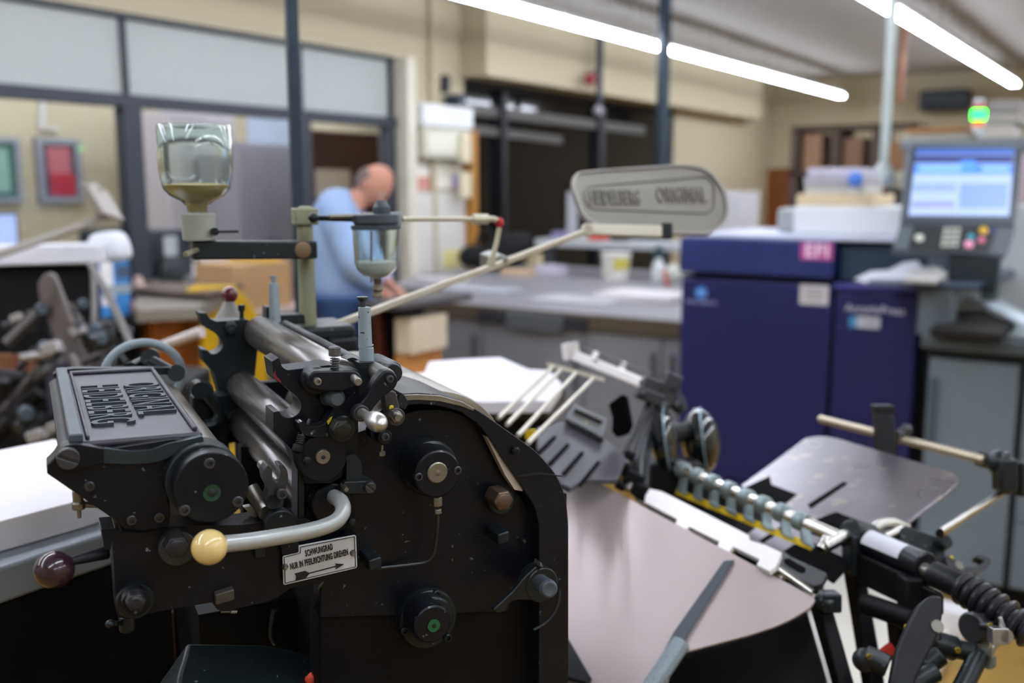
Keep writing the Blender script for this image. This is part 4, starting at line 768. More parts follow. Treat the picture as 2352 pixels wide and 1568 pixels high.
# lit cream header strip in office
# ---------------- pale steel cupboards in the office behind the bottle
LIL=M('lilac_grey_steel','9b97a0',.5,.1,.04,3); 
def cup(x0,x1,ztop,X,m,label,door=None):
    a=Xp(x0,432,X).y; b=Xp(x1,432,X).y; zt_=Xp((x0+x1)/2,ztop,X).z
    t=thing('steel_cupboard',label,'cupboard',(X-.25,(a+b)/2,0)); G().bx(X-.5,X,a,b,0,zt_).build('body',m,t,.006)
    mid=(a+b)/2
    for i,(p,q) in enumerate(((a+.01,mid-.005),(mid+.005,b-.01))):
        d=G().bx(X,X+.018,p,q,.08,zt_-.02).build('door',m,t,.004)
        s=q-.05 if i==0 else p+.05; G().bx(X+.018,X+.04,s-.008,s+.008,1.0,1.14).build('handle',DARKF,d)
    return t
cup(545,690,330,X1-1.6,LIL,'tall lilac-grey steel cupboard in the office, right of the glass bottle')
cup(385,543,262,X1-2.2,M('pale_pinkish_cupboard','c4bcc0',.6,0,.03),'tall pale pinkish cupboard in the office, seen through the glass bottle')
g=G(); a=Xp(600,275,X1-1.8); b=Xp(660,340,X1-1.8); g.bx(X1-2.0,X1-1.75,a.y,b.y,Xp(617,330,X1-1.6).z+.002,a.z+.03); T(g,'storage_box',M('pale_blue_box','b6c0cf',.7),'pale blue box on top of the lilac-grey cupboard','box',.004)
# cream column seen through the glass
# ---------------- office desk things, left edge
def desk(X0,Xd,px0,px1,z,label,m,leg,name='desk'):
    a=Xp(px0,432,X0).y; b=Xp(px1,432,X0).y; t=thing(name,label,'desk',(X0-Xd/2,(a+b)/2,0)); G().bx(X0-Xd,X0,a,b,z-.04,z).build('top',m,t,.004)
    G().bx(X0-Xd+.03,X0-.03,a+.02,a+.06,0,z-.04).build('end_panel',leg,t); G().bx(X0-Xd+.03,X0-.03,b-.06,b-.02,0,z-.04).build('end_panel',leg,t); G().bx(X0-Xd+.03,X0-Xd+.06,a+.06,b-.06,.1,z-.04).build('back_panel',leg,t); return t
zd=1.06
desk(X1-.35,.9,-300,660,1.0,'long office desk behind the glass partition',M('office_desk_top','b4aeb0',.6),M('office_desk_leg','8a8587',.6))
def on(px,py,X,name,label,cat,w_,h,dp,m,bev=.004,z0=None):
    p=Xp(px,py,X); z0=p.z if z0 is None else z0; g=G(); g.bx(X-dp,X,p.y-w_/2,p.y+w_/2,z0,z0+h); return T(g,name,m,label,cat,bev)
t=thing('monitor','small monitor with a pale blue screen at the left edge, in the office','monitor',Xp(15,565,X1-.5)); p=WL[t.name]; zz=1.0
G().bx(p.x-.12,p.x+.08,p.y-.1,p.y+.1,zz,zz+.015).build('foot',DARKF,t,.003); G().bx(p.x-.03,p.x,p.y-.02,p.y+.02,zz,zz+.2).build('stand',DARKF,t); G().bx(p.x-.02,p.x+.02,p.y-.24,p.y+.07,zz+.16,zz+.46).build('bezel',DARKF,t,.004); G().bx(p.x+.02,p.x+.023,p.y-.225,p.y+.055,zz+.175,zz+.445).build('screen',M('pale_blue_screen','a9b4d8',.4,emit='9fb0e8',es=.5),t)
on(75,552,X1-.38,'wooden_box','small orange-brown wooden box with a dark opening on the office desk','box',.22,.25,.2,M('orange_wood','a5713e',.6,0,.15,8),z0=1.0)
on(12,560,X1-.38,'red_cup','small red cup at the left edge below the monitor','cup',.09,.10,.09,M('red_plastic','d0302a',.4),.02,z0=1.0)
# dark office machines behind the post
q=Xp(262,600,X1-.15); t=thing('office_chair','dark grey office chair beside the partition post','chair',(q.x,q.y,0)); CHM=M('dark_chair_fabric','3a3b42',.8)
G().bx(q.x-.03,q.x+.03,q.y-.22,q.y+.22,.62,1.36).build('backrest',CHM,t,.03); G().bx(q.x-.03,q.x+.05,q.y-.03,q.y+.03,.1,.7).build('post',BLKD,t); G().bx(q.x+.03,q.x+.06,q.y-.24,q.y+.24,.46,.53).build('seat_edge',CHM,t,.01); G().bx(q.x-.03,q.x+.06,q.y-.28,q.y+.28,0,.08).build('base',BLKD,t,.02)
t=thing('copier','dark grey copier with a painted white highlight, right of the partition post','copier',Xp(390,620,X1-.4)); p=WL[t.name]
a=Xp(335,432,X1-.3).y; b=Xp(446,432,X1-.3).y; G().bx(X1-.8,X1-.35,a,b,1.001,Xp(390,528,X1-.3).z).build('body',M('charcoal_plastic','3f424a',.5),t,.02)
a_=Xp(382,570,X1-.3); G().bx(X1-.3,X1-.29,a_.y-.02,a_.y+.08,a_.z-.09,a_.z+.08).build('white_highlight',PAPER,t); c_=Xp(395,625,X1-.3); G().sph((X1-.29,c_.y,c_.z),.1,(1,0,0),.3).build('cover',DSTEEL,t); G().bx(X1-.3,X1-.285,a+.06,a+.22,.85,1.15).build('slot',INK,t)  # white patch on the body imitates a highlight
# ---------------- left counter with orange cupboard in front of the partition
XA=-4.45
zc=Xp(400,712,XA).z
a=Xp(120,432,XA).y; b=Xp(470,432,XA).y
t=thing('orange_cupboard','low orange-brown wooden cupboard left of the yellow cart','cupboard',(XA-.25,(a+b)/2,0))
OW=M('orange_brown_wood','a8642a',.5,0,.10,3); OW2=M('orange_edge','c0602a',.45)
a2=Xp(330,432,XA).y
b=Xp(462,432,XA).y
G().bx(XA-.5,XA,a2,b,0,zc-.03).build('body',OW,t,.004); G().bx(XA-.52,XA+.02,a2-.02,b+.02,zc-.03,zc+.01).build('top_edge',OW2,t,.006); d=G().bx(XA,XA+.018,a2+.02,(a2+b)/2-.005,.08,zc-.05).build('door',OW,t,.003); G().cyl((XA+.018,(a2+b)/2-.05,.5),(XA+.04,(a2+b)/2-.05,.5),.012).build('knob',DARKF,d); d=G().bx(XA,XA+.018,(a2+b)/2+.005,b-.02,.08,zc-.05).build('door',OW,t,.003); G().cyl((XA+.018,(a2+b)/2+.05,.5),(XA+.04,(a2+b)/2+.05,.5),.012).build('knob',DARKF,d)
t=thing('dark_workbench','dark workbench behind the second press, left of the orange cupboard','workbench',(XA-.25,(a+a2)/2,0)); G().bx(XA-.5,XA,a-1.5,a2-.04,zc-.06,zc).build('top',DARKF,t,.004); 
G().bx(XA-.06,XA-.04,a-1.4,a2-.06,.05,zc-.06).build('front_panel',BLKD,t)
for yy in (a-1.4,a2-.1): G().bx(XA-.48,XA-.02,yy,yy+.05,0,zc-.06).build('leg',BLKD,t)
# flat tools / boards on it
def board(pts,z,th,name,label,cat,m,bev=.003,jit=0):
    g=G(); g.prism([Zp(x,y,z) for x,y in fil(pts)],V((0,0,-th))); return T(g,name,m,label,cat,bev)
board([(308,690),(335,656),(540,668),(455,705),(312,712)],zc+.075,.06,'grey_drawer_tray','flat grey-brown tray of drawers on the orange cupboard','tray',M('grey_brown_steel','8a8378',.5,.3,.1,10))
board([(300,662),(330,645),(560,652),(480,675)],zc+.115,.025,'dark_flat_board','thin dark brown board lying on the grey-brown tray','board',M('dark_brown_board','5c4d42',.6))
T(G().lathe(Xp(318,655,XA-.3),ZV,[(.03,-.05),(.035,0),(.02,.05)],16),'small_pot',M('pale_pinkish','c9b0a4',.7),'small pale pot beside the grey-brown tray','pot')
# white board panel
g=G(); a_=Xp(443,588,XA-.55); b_=Xp(545,642,XA-.55); g.bx(XA-.50,XA-.46,a_.y,b_.y,0,a_.z); T(g,'display_board',M('greyish_white_panel','c9c5c5',.6),'greyish white flat panel standing behind the tray, below the bottle arm','panel',.004)
# yellow cart
XY=-4.25; YM=M('bright_yellow_paint','e0b414',.5,0,.05,4)
t=thing('yellow_cart','bright yellow cart frame right of the orange cupboard','cart',Xp(520,900,XY)*1.0); p=WL[t.name]
g=G()
def XX(px,py,X=XY): return Xp(px,py,X)
g.prism([XX(430,668),XX(452,655),XX(540,655),XX(572,690),XX(606,740),XX(592,775),XX(505,760),XX(470,750),XX(470,690)],V((-.03,0,0))); g.build('body_panel',YM,t,.012)
for x0,x1 in ((466,503),(574,612)):
    q=XX(x0,740); r=XX(x1,740); g=G(); g.bx(XY-.04,XY-.005,q.y,r.y,.08,q.z); g.build('upright',YM,t,.006)
q=XX(466,740); r=XX(612,740); g=G(); g.bx(XY-.17,XY,q.y,r.y,.09,.14); g.build('base',YM,t,.004)
for yy in (q.y+.06,r.y-.06):
    for xx in (XY-.04,XY-.13): g=G(); g.cyl((xx,yy-.015,.045),(xx,yy+.015,.045),.045); g.build('wheel',BLKD,t)
# carton behind
t=thing('packing_carton','cardboard carton with a yellow and white top behind the yellow cart','box',XX(605,700,XY-.25)); X_=XY-.2; q=XX(538,610,X_); r=XX(672,700,X_); G().bx(X_-.35,X_,q.y,r.y,r.z,q.z).build('carton',CARD,t,.004)
s=XX(590,600,X_-.1); G().bx(X_-.35,X_-.05,s.y,r.y-.03,q.z,q.z+.05).build('yellow_pack',M('yellow_pack','d8b53c',.6),t,.004); G().bx(X_-.3,X_-.1,s.y+.06,r.y-.05,q.z+.05,q.z+.09).build('white_pack',PAPER,t,.004)
tt=thing('carton_table','low table under the cardboard carton','table',XX(605,900,X_)); r_=r.z; G().bx(X_-.45,X_+.02,q.y-.02,r.y+.15,r_-.035,r_-.002).build('table_top',M('pinkish_white_board','d9c4bd',.6),tt,.003)
for yy in (q.y+.02,r.y+.1):
    for xx in (X_-.42,X_-.02): G().bx(xx,xx+.03,yy,yy+.03,0,r_-.035).build('leg',DARKF,tt)
# ---------------- cables boxes and notes on the column
XC=X1+.02
t=thing('fuse_box','white fuse box with a clear lower cover on the cream column','fuse box',Xp(1000,370,XC)); a=Xp(945,237,XC); b=Xp(1062,298,XC); c=Xp(1062,366,XC)
G().bx(X1,X1+.14,a.y,b.y,b.z,a.z).build('upper_box',M('fuse_white','dcdedd',.5),t,.008); G().bx(X1,X1+.12,a.y+.03,b.y-.02,c.z,b.z-.01).build('lower_box',M('fuse_cream','c9c6b4',.5),t,.006)
m0=a.y+.03+(b.y-a.y-.05)*.68; G().bx(X1+.12,X1+.135,a.y+.06,m0,c.z+.04,b.z-.05).build('cover',M('fuse_cream_light','d6d3c2',.4),t,.004); G().bx(X1+.12,X1+.135,m0+.03,b.y-.05,c.z+.04,b.z-.05).build('cover',MC['fuse_cream_light'],t,.004)
a=Xp(1020,218,XC); t=thing('wall_camera','small dark camera above the fuse box','camera',a); G().bx(X1,X1+.07,a.y-.02,a.y+.02,a.z+.02,a.z+.16).build('bracket',DARKF,t); b=Xp(1035,230,XC+.05); G().cyl((X1+.04,b.y,b.z),(X1+.2,b.y,b.z),.05).build('lens_barrel',M('dark_blue_plastic','2a3744',.4),t,.004)
nt=[(940,375,990,405,'e6e2d6','cream note pinned left under the fuse box'),(992,372,1062,400,'dcd8c8','cream note pinned right under the fuse box'),(942,405,1000,435,'cf8f86','reddish printed note under the fuse box'),(1005,402,1040,432,'e2dccd','pale note between the reddish and blue notes'),(1042,398,1066,432,'a79ac0','small blue and pink note at the column edge'),(926,400,940,450,'b9cbd6','narrow pale blue card left of the notes')]
for i,(x0,y0,x1,y1_,c,l) in enumerate(nt):
    a=Xp(x0,y0,XC); b=Xp(x1,y1_,XC); T(G().bx(X1+.0,X1+.006,a.y,b.y,b.z,a.z),'pinned_note',M('note_'+c,c,.8,0,.25,30),l,'note')
a=Xp(925,442,XC); b=Xp(1068,640,XC); t=thing('white_notice_board','tall greyish white board on the column below the notes','board',((X1+.03),(a.y+b.y)/2,b.z)); G().bx(X1+.01,X1+.04,a.y,b.y,b.z-.3,a.z).build('board_face',M('grey_white_board','cfccc4',.6,0,.05,4),t,.003)
c=Xp(1022,575,XC+.04); d=Xp(1062,612,XC+.04); T(G().bx(X1+.04,X1+.045,c.y,d.y,d.z,c.z),'yellow_note',M('yellow_pink_note','ddd08a',.7,0,.2,20),'yellow and pink slip at the lower corner of the greyish white board','note')
a=Xp(1068,300,XC+.02); b=Xp(1083,640,XC+.02); T(G().bx(X1+.0,X1+.12,a.y,b.y,0,a.z),'wooden_upright',M('orange_upright','a8742e',.5,0,.15,8),'orange-brown wooden upright between the notice board and the dark window','upright',.004)
for i,(y0,y1_) in enumerate(((305,375),(395,455))):
    a=Xp(1058,y0,XC+.13); b=Xp(1082,y1_,XC+.13); T(G().bx(X1+.12,X1+.16,a.y,b.y,b.z,a.z),'paper_bundle',M('cream_paper','cfc6a8',.8,0,.1,30),'cream paper bundle hooked on the wooden upright, %s of two'%('upper','lower')[i],'papers',.01)
# ---------------- counter
YC=4.72; zc_=.9
cl_=Yp(925,690,YC).x; cr_=Yp(1562,740,YC).x
t=thing('long_counter','long grey counter with cupboards under it, left of the dark blue printer','counter',((cl_+cr_)/2,YC+.4,0))
z_=Yp(1555,738,YC).z
CT=M('grey_speckled_worktop','8a888c',.4,0,.08,5); BRD=M('brown_edge','5a5044',.5,.1,.1,10)
wp=[(cl_,YC+.02),(cr_,YC+.02),(cr_,7.6),(-5.16,7.6),(-5.16,6.25),(-4.7,YC+.64),(cl_,YC+.62)]
G().prism([V((x,y,z_-.05)) for x,y in wp],V((0,0,.05))).build('worktop',CT,t,.006)
G().prism([V((x,y,.08)) for x,y in [(cl_+.1,YC+.60),(cr_-.02,YC+.60),(cr_-.02,7.55),(-5.1,7.55),(-5.1,6.3),(-4.62,YC+.70)]],V((0,0,z_-.13))).build('rear_carcass',GREYC,t)
G().bx(cl_,cr_,YC,YC+.02,z_-.09,z_-.002).build('front_edge',BRD,t,.004)
G().bx(cl_+.03,cr_-.0,YC+.05,YC+.60,.08,z_-.05).build('carcass',GREYC,t)
G().bx(cl_+.05,cr_-.0,YC+.09,YC+.58,0,.08).build('plinth',GREYD,t)
seams=[cl_+.03]+[Yp(x,850,YC+.03).x for x in (1105,1342,1520)]+[cr_]
for i in range(4):
    d=G().bx(seams[i]+.006,seams[i+1]-.006,YC+.03,YC+.05,.10,z_-.10).build('door',GREYC,t,.003)
    hx=seams[i+1]-.05; G().bx(hx-.012,hx+.012,YC+.01,YC+.03,.45,.72).build('handle',GREYD,d,.002)
a=Yp(1170,720,YC-.03); b=Yp(1290,745,YC-.03)
G().bx(Yp(1165,700,YC).x,Yp(1295,700,YC).x,YC-.02,YC+.0,z_-.13,z_-.02).build('keyboard_ledge',GREYD,t,.01)
for u0,u1 in ((1100,1165),(1295,1350)): G().bx(Yp(u0,700,YC).x,Yp(u1,700,YC).x,YC-.01,YC,z_-.10,z_-.03).build('side_bracket',DARKF,t)
zt_=z_
def cb(px,py,name,label,cat,m,w_,dp,h,yy=None,bev=.004,rot=0):
    p=Zp(px,py,zt_); g=G(); c,s=math.cos(rot),math.sin(rot); g.box((p.x,p.y,zt_+h/2),(w_/2*c,w_/2*s,0),(-dp/2*s,dp/2*c,0),(0,0,h/2)); return T(g,name,m,label,cat,bev)
cb(1480,688,'paper_stack','wide low stack of white paper at the right end of the counter','paper stack',M('stack_paper','d6d2d2',.8,0,.04,3),.52,.40,.045)
cb(1330,690,'paper_stack','flat grey-white paper sheets in the middle of the counter','paper stack',M('stack_paper2','b4b2b6',.8,0,.04,3),.55,.35,.012)
cb(1100,668,'flat_folder','flat grey folder left on the counter, above the long pale arm','folder',M('blue_grey_folder','a4a6ac',.6),.55,.3,.02,rot=.1)
cb(1010,655,'paper_pile','small pile of pale paper at the left end of the counter','paper pile',M('stack_paper3','c4bfc0',.8,0,.06,5),.35,.2,.05)
cb(1190,632,'wood_block','pale wooden block on the counter behind the arm','wood block',M('pale_wood','cdb292',.7,0,.1,8),.26,.12,.05,rot=.15)
cb(1265,628,'white_pad','white paper pad with lilac cover beside the bucket','paper pad',M('white_lilac','d3cedd',.7),.24,.14,.07,rot=-.2)
cb(1225,624,'cream_envelope','cream envelope leaning above the white pad','envelope',M('cream_env','cfc09a',.8),.20,.05,.16,rot=-.3)
# white bucket
p=Zp(1414,642,zt_); t=thing('white_bucket','white plastic bucket with a yellow label on the counter','bucket',p); r=rr(p,33); h=62*dep(p)/F
G().lathe(p,ZV,[(r*.88,0),(r*.95,h*.5),(r,h*.93)],32).build('bucket',M('white_plastic','dedbd2',.45),t); G().lathe(p+ZV*h*.92,ZV,[(r*1.06,0),(r*1.08,h*.03),(r*1.04,h*.09)],32).build('lid',MC['white_plastic'],t)
vs=[];ang0=math.atan2(-p.y,-p.x)
for hh in (h*.42,h*.80):
    for k in range(9): th=ang0-.15+1.2*k/8; vs.append(p+V((math.cos(th)*r*1.0,math.sin(th)*r*1.0,hh)))
G().add(vs,[(k,k+1,k+10,k+9) for k in range(8)]).build('label',M('yellow_label','cfc04a',.6),t)
# black bag
p=Zp(1135,622,zt_); t=thing('black_bag','slumped black bag and jacket on the counter below the dark window','bag',p); g=G()
rnd=random.Random(3)
BM=M('black_fabric','17181b',.85,0,.2,8)
g=G(); g.sph(p+ZV*.10,.11,(1,.1,0),2.6,22,14); g.sph(p+V((.1,.05,.2)),.12,(1,0,.2),1.8); g.sph(p+V((-.2,.0,.12)),.10,(1,0,0),1.5); o=g.build('bag_body',BM,t)
for v in o.data.vertices: q=noise.noise(v.co*9)*.03; v.co+=V((q,q*.5,q))
G().tube([p+V((-.12,-.1,.24)),p+V((-.02,-.12,.36)),p+V((.12,-.1,.26))],.012,8,4).build('strap',BM,t)
# bottle, brush
p=Zp(1512,650,zt_); t=thing('spray_bottle','white bottle with a dark teal cap beside the printer','bottle',p); r0=dep(p)/F
G().lathe(p,ZV,[(13*r0,0),(15*r0,4*r0),(15*r0,40*r0),(8*r0,52*r0),(7*r0,58*r0)],22).build('body',M('white_bottle','d9dcdc',.4),t); G().lathe(p+ZV*58*r0,ZV,[(9*r0,0),(9*r0,26*r0)],18).build('cap',M('teal_dark','2c4a50',.5),t)
p=Zp(1545,655,zt_); t=thing('red_brush','red handled brush lying against a cloth by the printer','brush',p); G().box(p+V((-.03,-.05,.05)),(.012,0,-.003),(0,.01,0),(-.018,0,.06)).build('handle',M('orange_red','cc4a34',.5),t,.003); G().sph(p+ZV*.09,.055,(0,0,1),1.2).build('cloth',M('cream_teal_cloth','cfd2c8',.8,0,.1,10),t)
# shelf over the counter
YS_=6.85
a=Yp(1228,548,YS_); b=Yp(1575,560,YS_)
t=thing('counter_shelf','pale grey shelf standing above the counter behind the arm','shelf',((a.x+b.x)/2,YS_+.15,z_)); zs=a.z; G().bx(a.x,b.x+.3,YS_,YS_+.3,zs-.06,zs).build('shelf_board',M('pale_grey_shelf','b9bcbe',.5),t,.006)
for xx in (a.x+.04,b.x+.2): G().bx(xx,xx+.04,YS_+.1,YS_+.2,z_,zs-.06).build('leg',GREYD,t)
for px,c,l,w_ in ((1290,'8d86a8','small lilac box on the grey shelf',.14),(1348,'c7c4c0','small white box on the grey shelf',.10),(1375,'c8402e','small red box on the grey shelf',.14),(1425,'33302e','small black box on the grey shelf',.12)):
    p=Yp(px,545,YS_+.1); T(G().bx(p.x-w_/2,p.x+w_/2,YS_+.05,YS_+.16,zs,zs+.06),'small_box',M('sbox_'+c,c,.6),l,'box',.004)
g=G(); a=Yp(1302,440,YS_+.1); b=Yp(1322,545,YS_+.1); g.bx(a.x,b.x,YS_+.1,YS_+.13,zs,a.z); T(g,'grey_file',M('pale_grey_file','b4b4ba',.6),'upright pale grey file on the shelf behind the oval plate','file',.003)
a=Yp(1655,440,7.9); b=Yp(1702,560,7.9); t=thing('white_locker','narrow white locker standing behind the oval plate','locker',(a.x+.08,8.1,0)); G().bx(a.x-.05,b.x,7.9,8.3,0,a.z).build('body',M('locker_white','cfcdd0',.5),t,.005); d=G().bx(a.x-.03,b.x-.02,7.88,7.9,.06,a.z-.03).build('door',MC['locker_white'],t,.003); G().bx(b.x-.08,b.x-.06,7.86,7.88,1.0,1.12).build('handle',DARKF,d)

XD=X1-.80
a=Xp(727,388,XD); b=Xp(808,440,XD); T(G().bx(XD-.018,XD-.012,a.y,b.y,b.z-.05,a.z),'door_notice',M('pale_notice','cdc2b8',.7,0,.1,20),'pale printed notice on the brown door behind the man','notice')
# ================================================================== dark blue digital printer
YP=4.40
NAVY=M('navy_printer_paint','22265c',.42,.05,.04,3); NAVY2=M('navy_printer_top','2a3570',.42,.05,.04,3); GAP=M('dark_gap','0c0d1c',.7)
xl=Yp(1558,800,YP).x; xm=Yp(1908,800,YP).x; xr=Yp(2112,800,YP).x
zt0=Yp(1740,548,YP).z; zg=Yp(1740,640,YP).z; zb_=.12
t=thing('digital_printer','dark navy blue digital printing machine with a pink sticker, standing on the floor','printer',((xl+xr)/2,YP+.45,0)); PT=t
G().bx(xl+.01,xr,YP+.03,YP+.95,.10,zg).build('cabinet_body',GAP,t)
G().bx(xl,xm+.0,YP-.02,YP+.95,zg+.015,zt0).build('upper_cover',NAVY2,t,.012)
G().bx(xl+.005,xm-.004,YP,YP+.03,.20,zg-.012).build('front_door',NAVY,t,.012)
G().bx(xm+.010,xr-.01,YP,YP+.03,.20,zg-.03).build('front_door',NAVY,t,.012)
G().bx(xl,xl+.01,YP+.03,YP+.95,.1,zg).build('side_panel',NAVY,t); G().bx(xl+.02,xr-.01,YP+.02,YP+.9,0,.19).build('plinth',M('blue_violet_plinth','34347c',.4),t,.01)
G().bx(xm+.005,xr-.0,YP+.05,YP+.95,zg,zt0-.02).build('dark_side_cover',M('blue_grey_cover','33485e',.4,.05,.05,3),t,.012)
G().bx(xm,xr,YP-.01,YP+.05,zg-.025,zg).build('front_ledge',M('violet_ledge','4a4a96',.35),t,.006)
def yr(x0,y0,x1,y1_,Y,th,name,m,par,bev=0):
    a=Yp(x0,y0,Y); b=Yp(x1,y1_,Y); return G().bx(a.x,b.x,Y-th,Y,b.z,a.z).build(name,m,par,bev)
PK=M('magenta_sticker','c758a4',.5); STK=yr(1840,556,1912,598,YP-.02,.002,'pink_sticker',PK,t)
c=Yp(1876,577,YP-.0225); text_mesh('EFI',.085,.0004,c,(1,0,0),(0,0,1),1.0,'CENTER',1.1,.002).build('lettering',M('pale_lettering','f3dcee',.6),STK)
LBx=yr(1838,652,1902,702,YP-.0,.002,'white_label',M('printer_label','cfcdd0',.6),t); 
c=Yp(1870,677,YP-.003)
for k in range(3): G().bx(c.x-.04,c.x+.04,YP-.003,YP-.0022,c.z+.02-.02*k,c.z+.026-.02*k).build('text_line',M('label_grey','8f8f96',.6),LBx)
c=Yp(1611,672,YP-.001); g=G(); g.lathe(c,(0,-1,0),[(.030,0),(.030,.002)],32); LG=g.build('round_logo',M('logo_blue','3f8be0',.5,emit='3f8be0',es=.0),t); 
for dz in (.012,.004,-.004,-.012): G().bx(c.x-.024,c.x+.024,YP-.004,YP-.003,c.z+dz-.0012,c.z+dz+.0012).build('logo_stripe',M('logo_pale','a9c8f0',.5),LG)
c=Yp(1611,694,YP-.001); text_mesh('KONICA MINOLTA',.022,.0006,c,(1,0,0),(0,0,1),.85,'CENTER',1.0,.0004).build('lettering',M('pale_blue_lettering','a9aed0',.6),t)
c=Yp(2009,711,YP-.001); text_mesh('AccurioPress',.047,.0006,c,(1,0,0),(0,0,1),1.0,'CENTER',1.0,.0008).build('lettering',M('white_lettering','d0d0e4',.6),t)
yr(1951,726,1968,752,YP,.003,'badge',M('badge_blue','4ca0d8',.5),t,.001); yr(1968,726,2021,756,YP,.003,'badge',M('badge_white','dcdfe8',.5),t,.002)
c=Yp(1994,741,YP-.004); text_mesh('C4080',.030,.0004,c,(1,0,0),(0,0,1),.95).build('lettering',M('badge_grey','8890a8',.6),t)
# white tray / lid on the printer, with stacked packs
zt1=zt0
def onz(x0,x1,y0,y1_,ztop,zbot,Y,dpth,name,m,label,cat,bev=.006,grp=None):
    a=Yp(x0,432,Y).x; b=Yp(x1,432,Y).x; return T(G().bx(a,b,Y,Y+dpth,zbot,ztop),name,m,label,cat,bev,grp)
G().bx(Yp(1590,545,YP).x,Yp(2075,545,YP).x,YP+.0,YP+.9,zt1,zt1+.015).build('pale_top_sheet',M('pale_lilac_top','c4c8d8',.5),t,.004)
zt1+=.015
yh=YP+.25; z2=Yp(1950,474,yh).z; onz(1824,2074,0,0,z2,zt1,yh,.5,'white_lid_box',M('white_box','e2e5e6',.5,0,.02,3),'wide white box lying on top of the navy printer','box',.012)
z3=Yp(1950,446,yh).z; onz(1830,2008,0,0,z3,z2,yh+.02,.4,'cream_pack',M('cream_pack','ddc9a6',.7,0,.05,8),'cream and pink ream pack on the wide white box','ream',.008)
z4=Yp(1900,425,yh).z; onz(1848,1985,0,0,z4,z3,yh+.05,.34,'paper_ream',M('white_ream','cfd0cc',.7),'white ream in the middle of the stack on the printer','ream',.006)
z5=Yp(1900,405,yh).z; onz(1845,1978,0,0,z5,z4,yh+.04,.34,'paper_ream',M('grey_ream','b2b0b8',.7),'grey ream second from the top of the stack on the printer','ream',.006)
z6=Yp(1900,385,yh).z; onz(1853,1970,0,0,z6,z5,yh+.04,.34,'paper_ream',M('lilac_ream','cbc8d6',.7),'pale lilac ream topmost of the stack on the printer','ream',.006)
p=Yp(1965,412,yh-.0); T(G().sph(p+V((0,.0,-.0)),.035,(0,1,0),.8),'blue_tape_roll',M('blue_tape','4f7fd8',.5),'small bright blue tape roll against the ream stack','tape')
onz(1786,1826,0,0,Yp(1800,478,yh).z,zt1,yh+.1,.2,'clear_dispenser',M('pale_grey_plastic','a6aaac',.4),'small pale grey dispenser left of the wide white box','dispenser',.02)
# ---------------- control panel on its arm
A=D(2100,335,4.05); Bq=D(2352,332,4.0); Cq=D(2080,495,3.92)
pn=PL(D(2100,335,4.10),D(2350,340,4.02),D(2070,545,3.95))
t=thing('control_panel','tilted touch screen control panel with a keypad beside the navy printer','control panel',D(2200,620,4.0)); n_=pn.n
def pp_(pts,h,th,name,m,par=None,bev=0): return G().prism([pn(x,y,h) for x,y in fil(pts)],-n_*th).build(name,m,par or t,bev)
BEZ=M('blue_grey_bezel','485059',.4,.05,.05,5)
pp_([(2092,332,6),(2352,336,6),(2332,520,6),(2070,514,6)],0,.05,'screen_bezel',BEZ,None,.006)
def scr(pts,h,name,c,e): pp_(pts,h,.001,name,M('scr_'+c,c,.3,emit=c,es=e*.5))
scr([(2106,341),(2330,341),(2318,496),(2087,494)],.001,'screen','a8bbe6',.62)
scr([(2106,341),(2330,341),(2328,354),(2104,354)],.0022,'screen_bar','4668b4',.55)
scr([(2104,356),(2328,356),(2326,374),(2102,374)],.0022,'screen_bar','3c4478',.5)
scr([(2102,377),(2326,377),(2324,399),(2100,399)],.0022,'screen_bar','4a84ea',.62)
scr([(2110,379),(2212,379),(2211,395),(2109,395)],.0032,'screen_field','7fb0f4',.62)
scr([(2255,381),(2318,381),(2317,394),(2254,394)],.0032,'screen_field','86b4f6',.62)
scr([(2098,421),(2196,421),(2194,440),(2096,440)],.0022,'screen_field','8fa6d8',.55)
scr([(2206,421),(2316,421),(2310,478),(2202,478)],.0022,'screen_field','86a2da',.55)
scr([(2094,462),(2192,462),(2191,476),(2093,476)],.0022,'screen_field','9098c8',.55)
scr([(2208,368),(2240,368),(2240,400),(2208,400)],.0034,'screen_icon','5a94f0',.62)
pp_([(2068,516,4),(2334,522,4),(2312,586,8),(2052,572,8)],-.004,.05,'key_panel',M('grey_key_panel','5c656c',.45),None,.006)
pp_([(2100,518,4),(2290,522,4),(2272,578,4),(2086,572,4)],.0,.004,'key_field',M('black_key_field','23282a',.4),None,.002)
KW=M('pale_keys','c9cfc2',.5)
for r in range(4):
    for k in range(3): x=2168+k*14-r*2; y=522+r*12; pp_([(x,y,3),(x+11,y,3),(x+10,y+8,3),(x-1,y+8,3)],.004,.004,'key',KW)
for x,y,r,c in ((2112,545,9,'c9cfc2'),(2231,543,7,'38a0b4'),(2226,560,10,'e89ab8'),(2255,550,7,'e07a98'),(2260,528,9,'d8b040'),(2280,530,4,'3a44a8')):
    a=pn(x,y,.006); g=G().lathe(a,-n_,[(rr(a,r)*.85,0),(rr(a,r),.001),(rr(a,r),.006)],20); g.build('round_key',M('key_'+c,c,.45,emit=c,es=.15),t)
g=G(); a=pn(2240,585,-.03); g.box(a+V((0,0,-.07)),(.09,0,0),(0,.03,0),(0,0,.07)); g.build('neck',M('dark_neck','222c30',.5),t,.006); g=G(); g.box(a+V((.06,.03,-.09)),(.03,0,0),(0,.03,0),(0,0,.09)); g.build('neck_column',M('grey_neck','5c6a6a',.5),t,.004)
zs_=Zp(2200,630,1.02).z
def zpoly(pts,z,th,name,m,par=None,bev=.003,**k): return G().prism([Zp(x,y,z) for x,y in fil(pts)],V((0,0,-th))).build(name,m,par,bev,**k)
sh_z=1.235
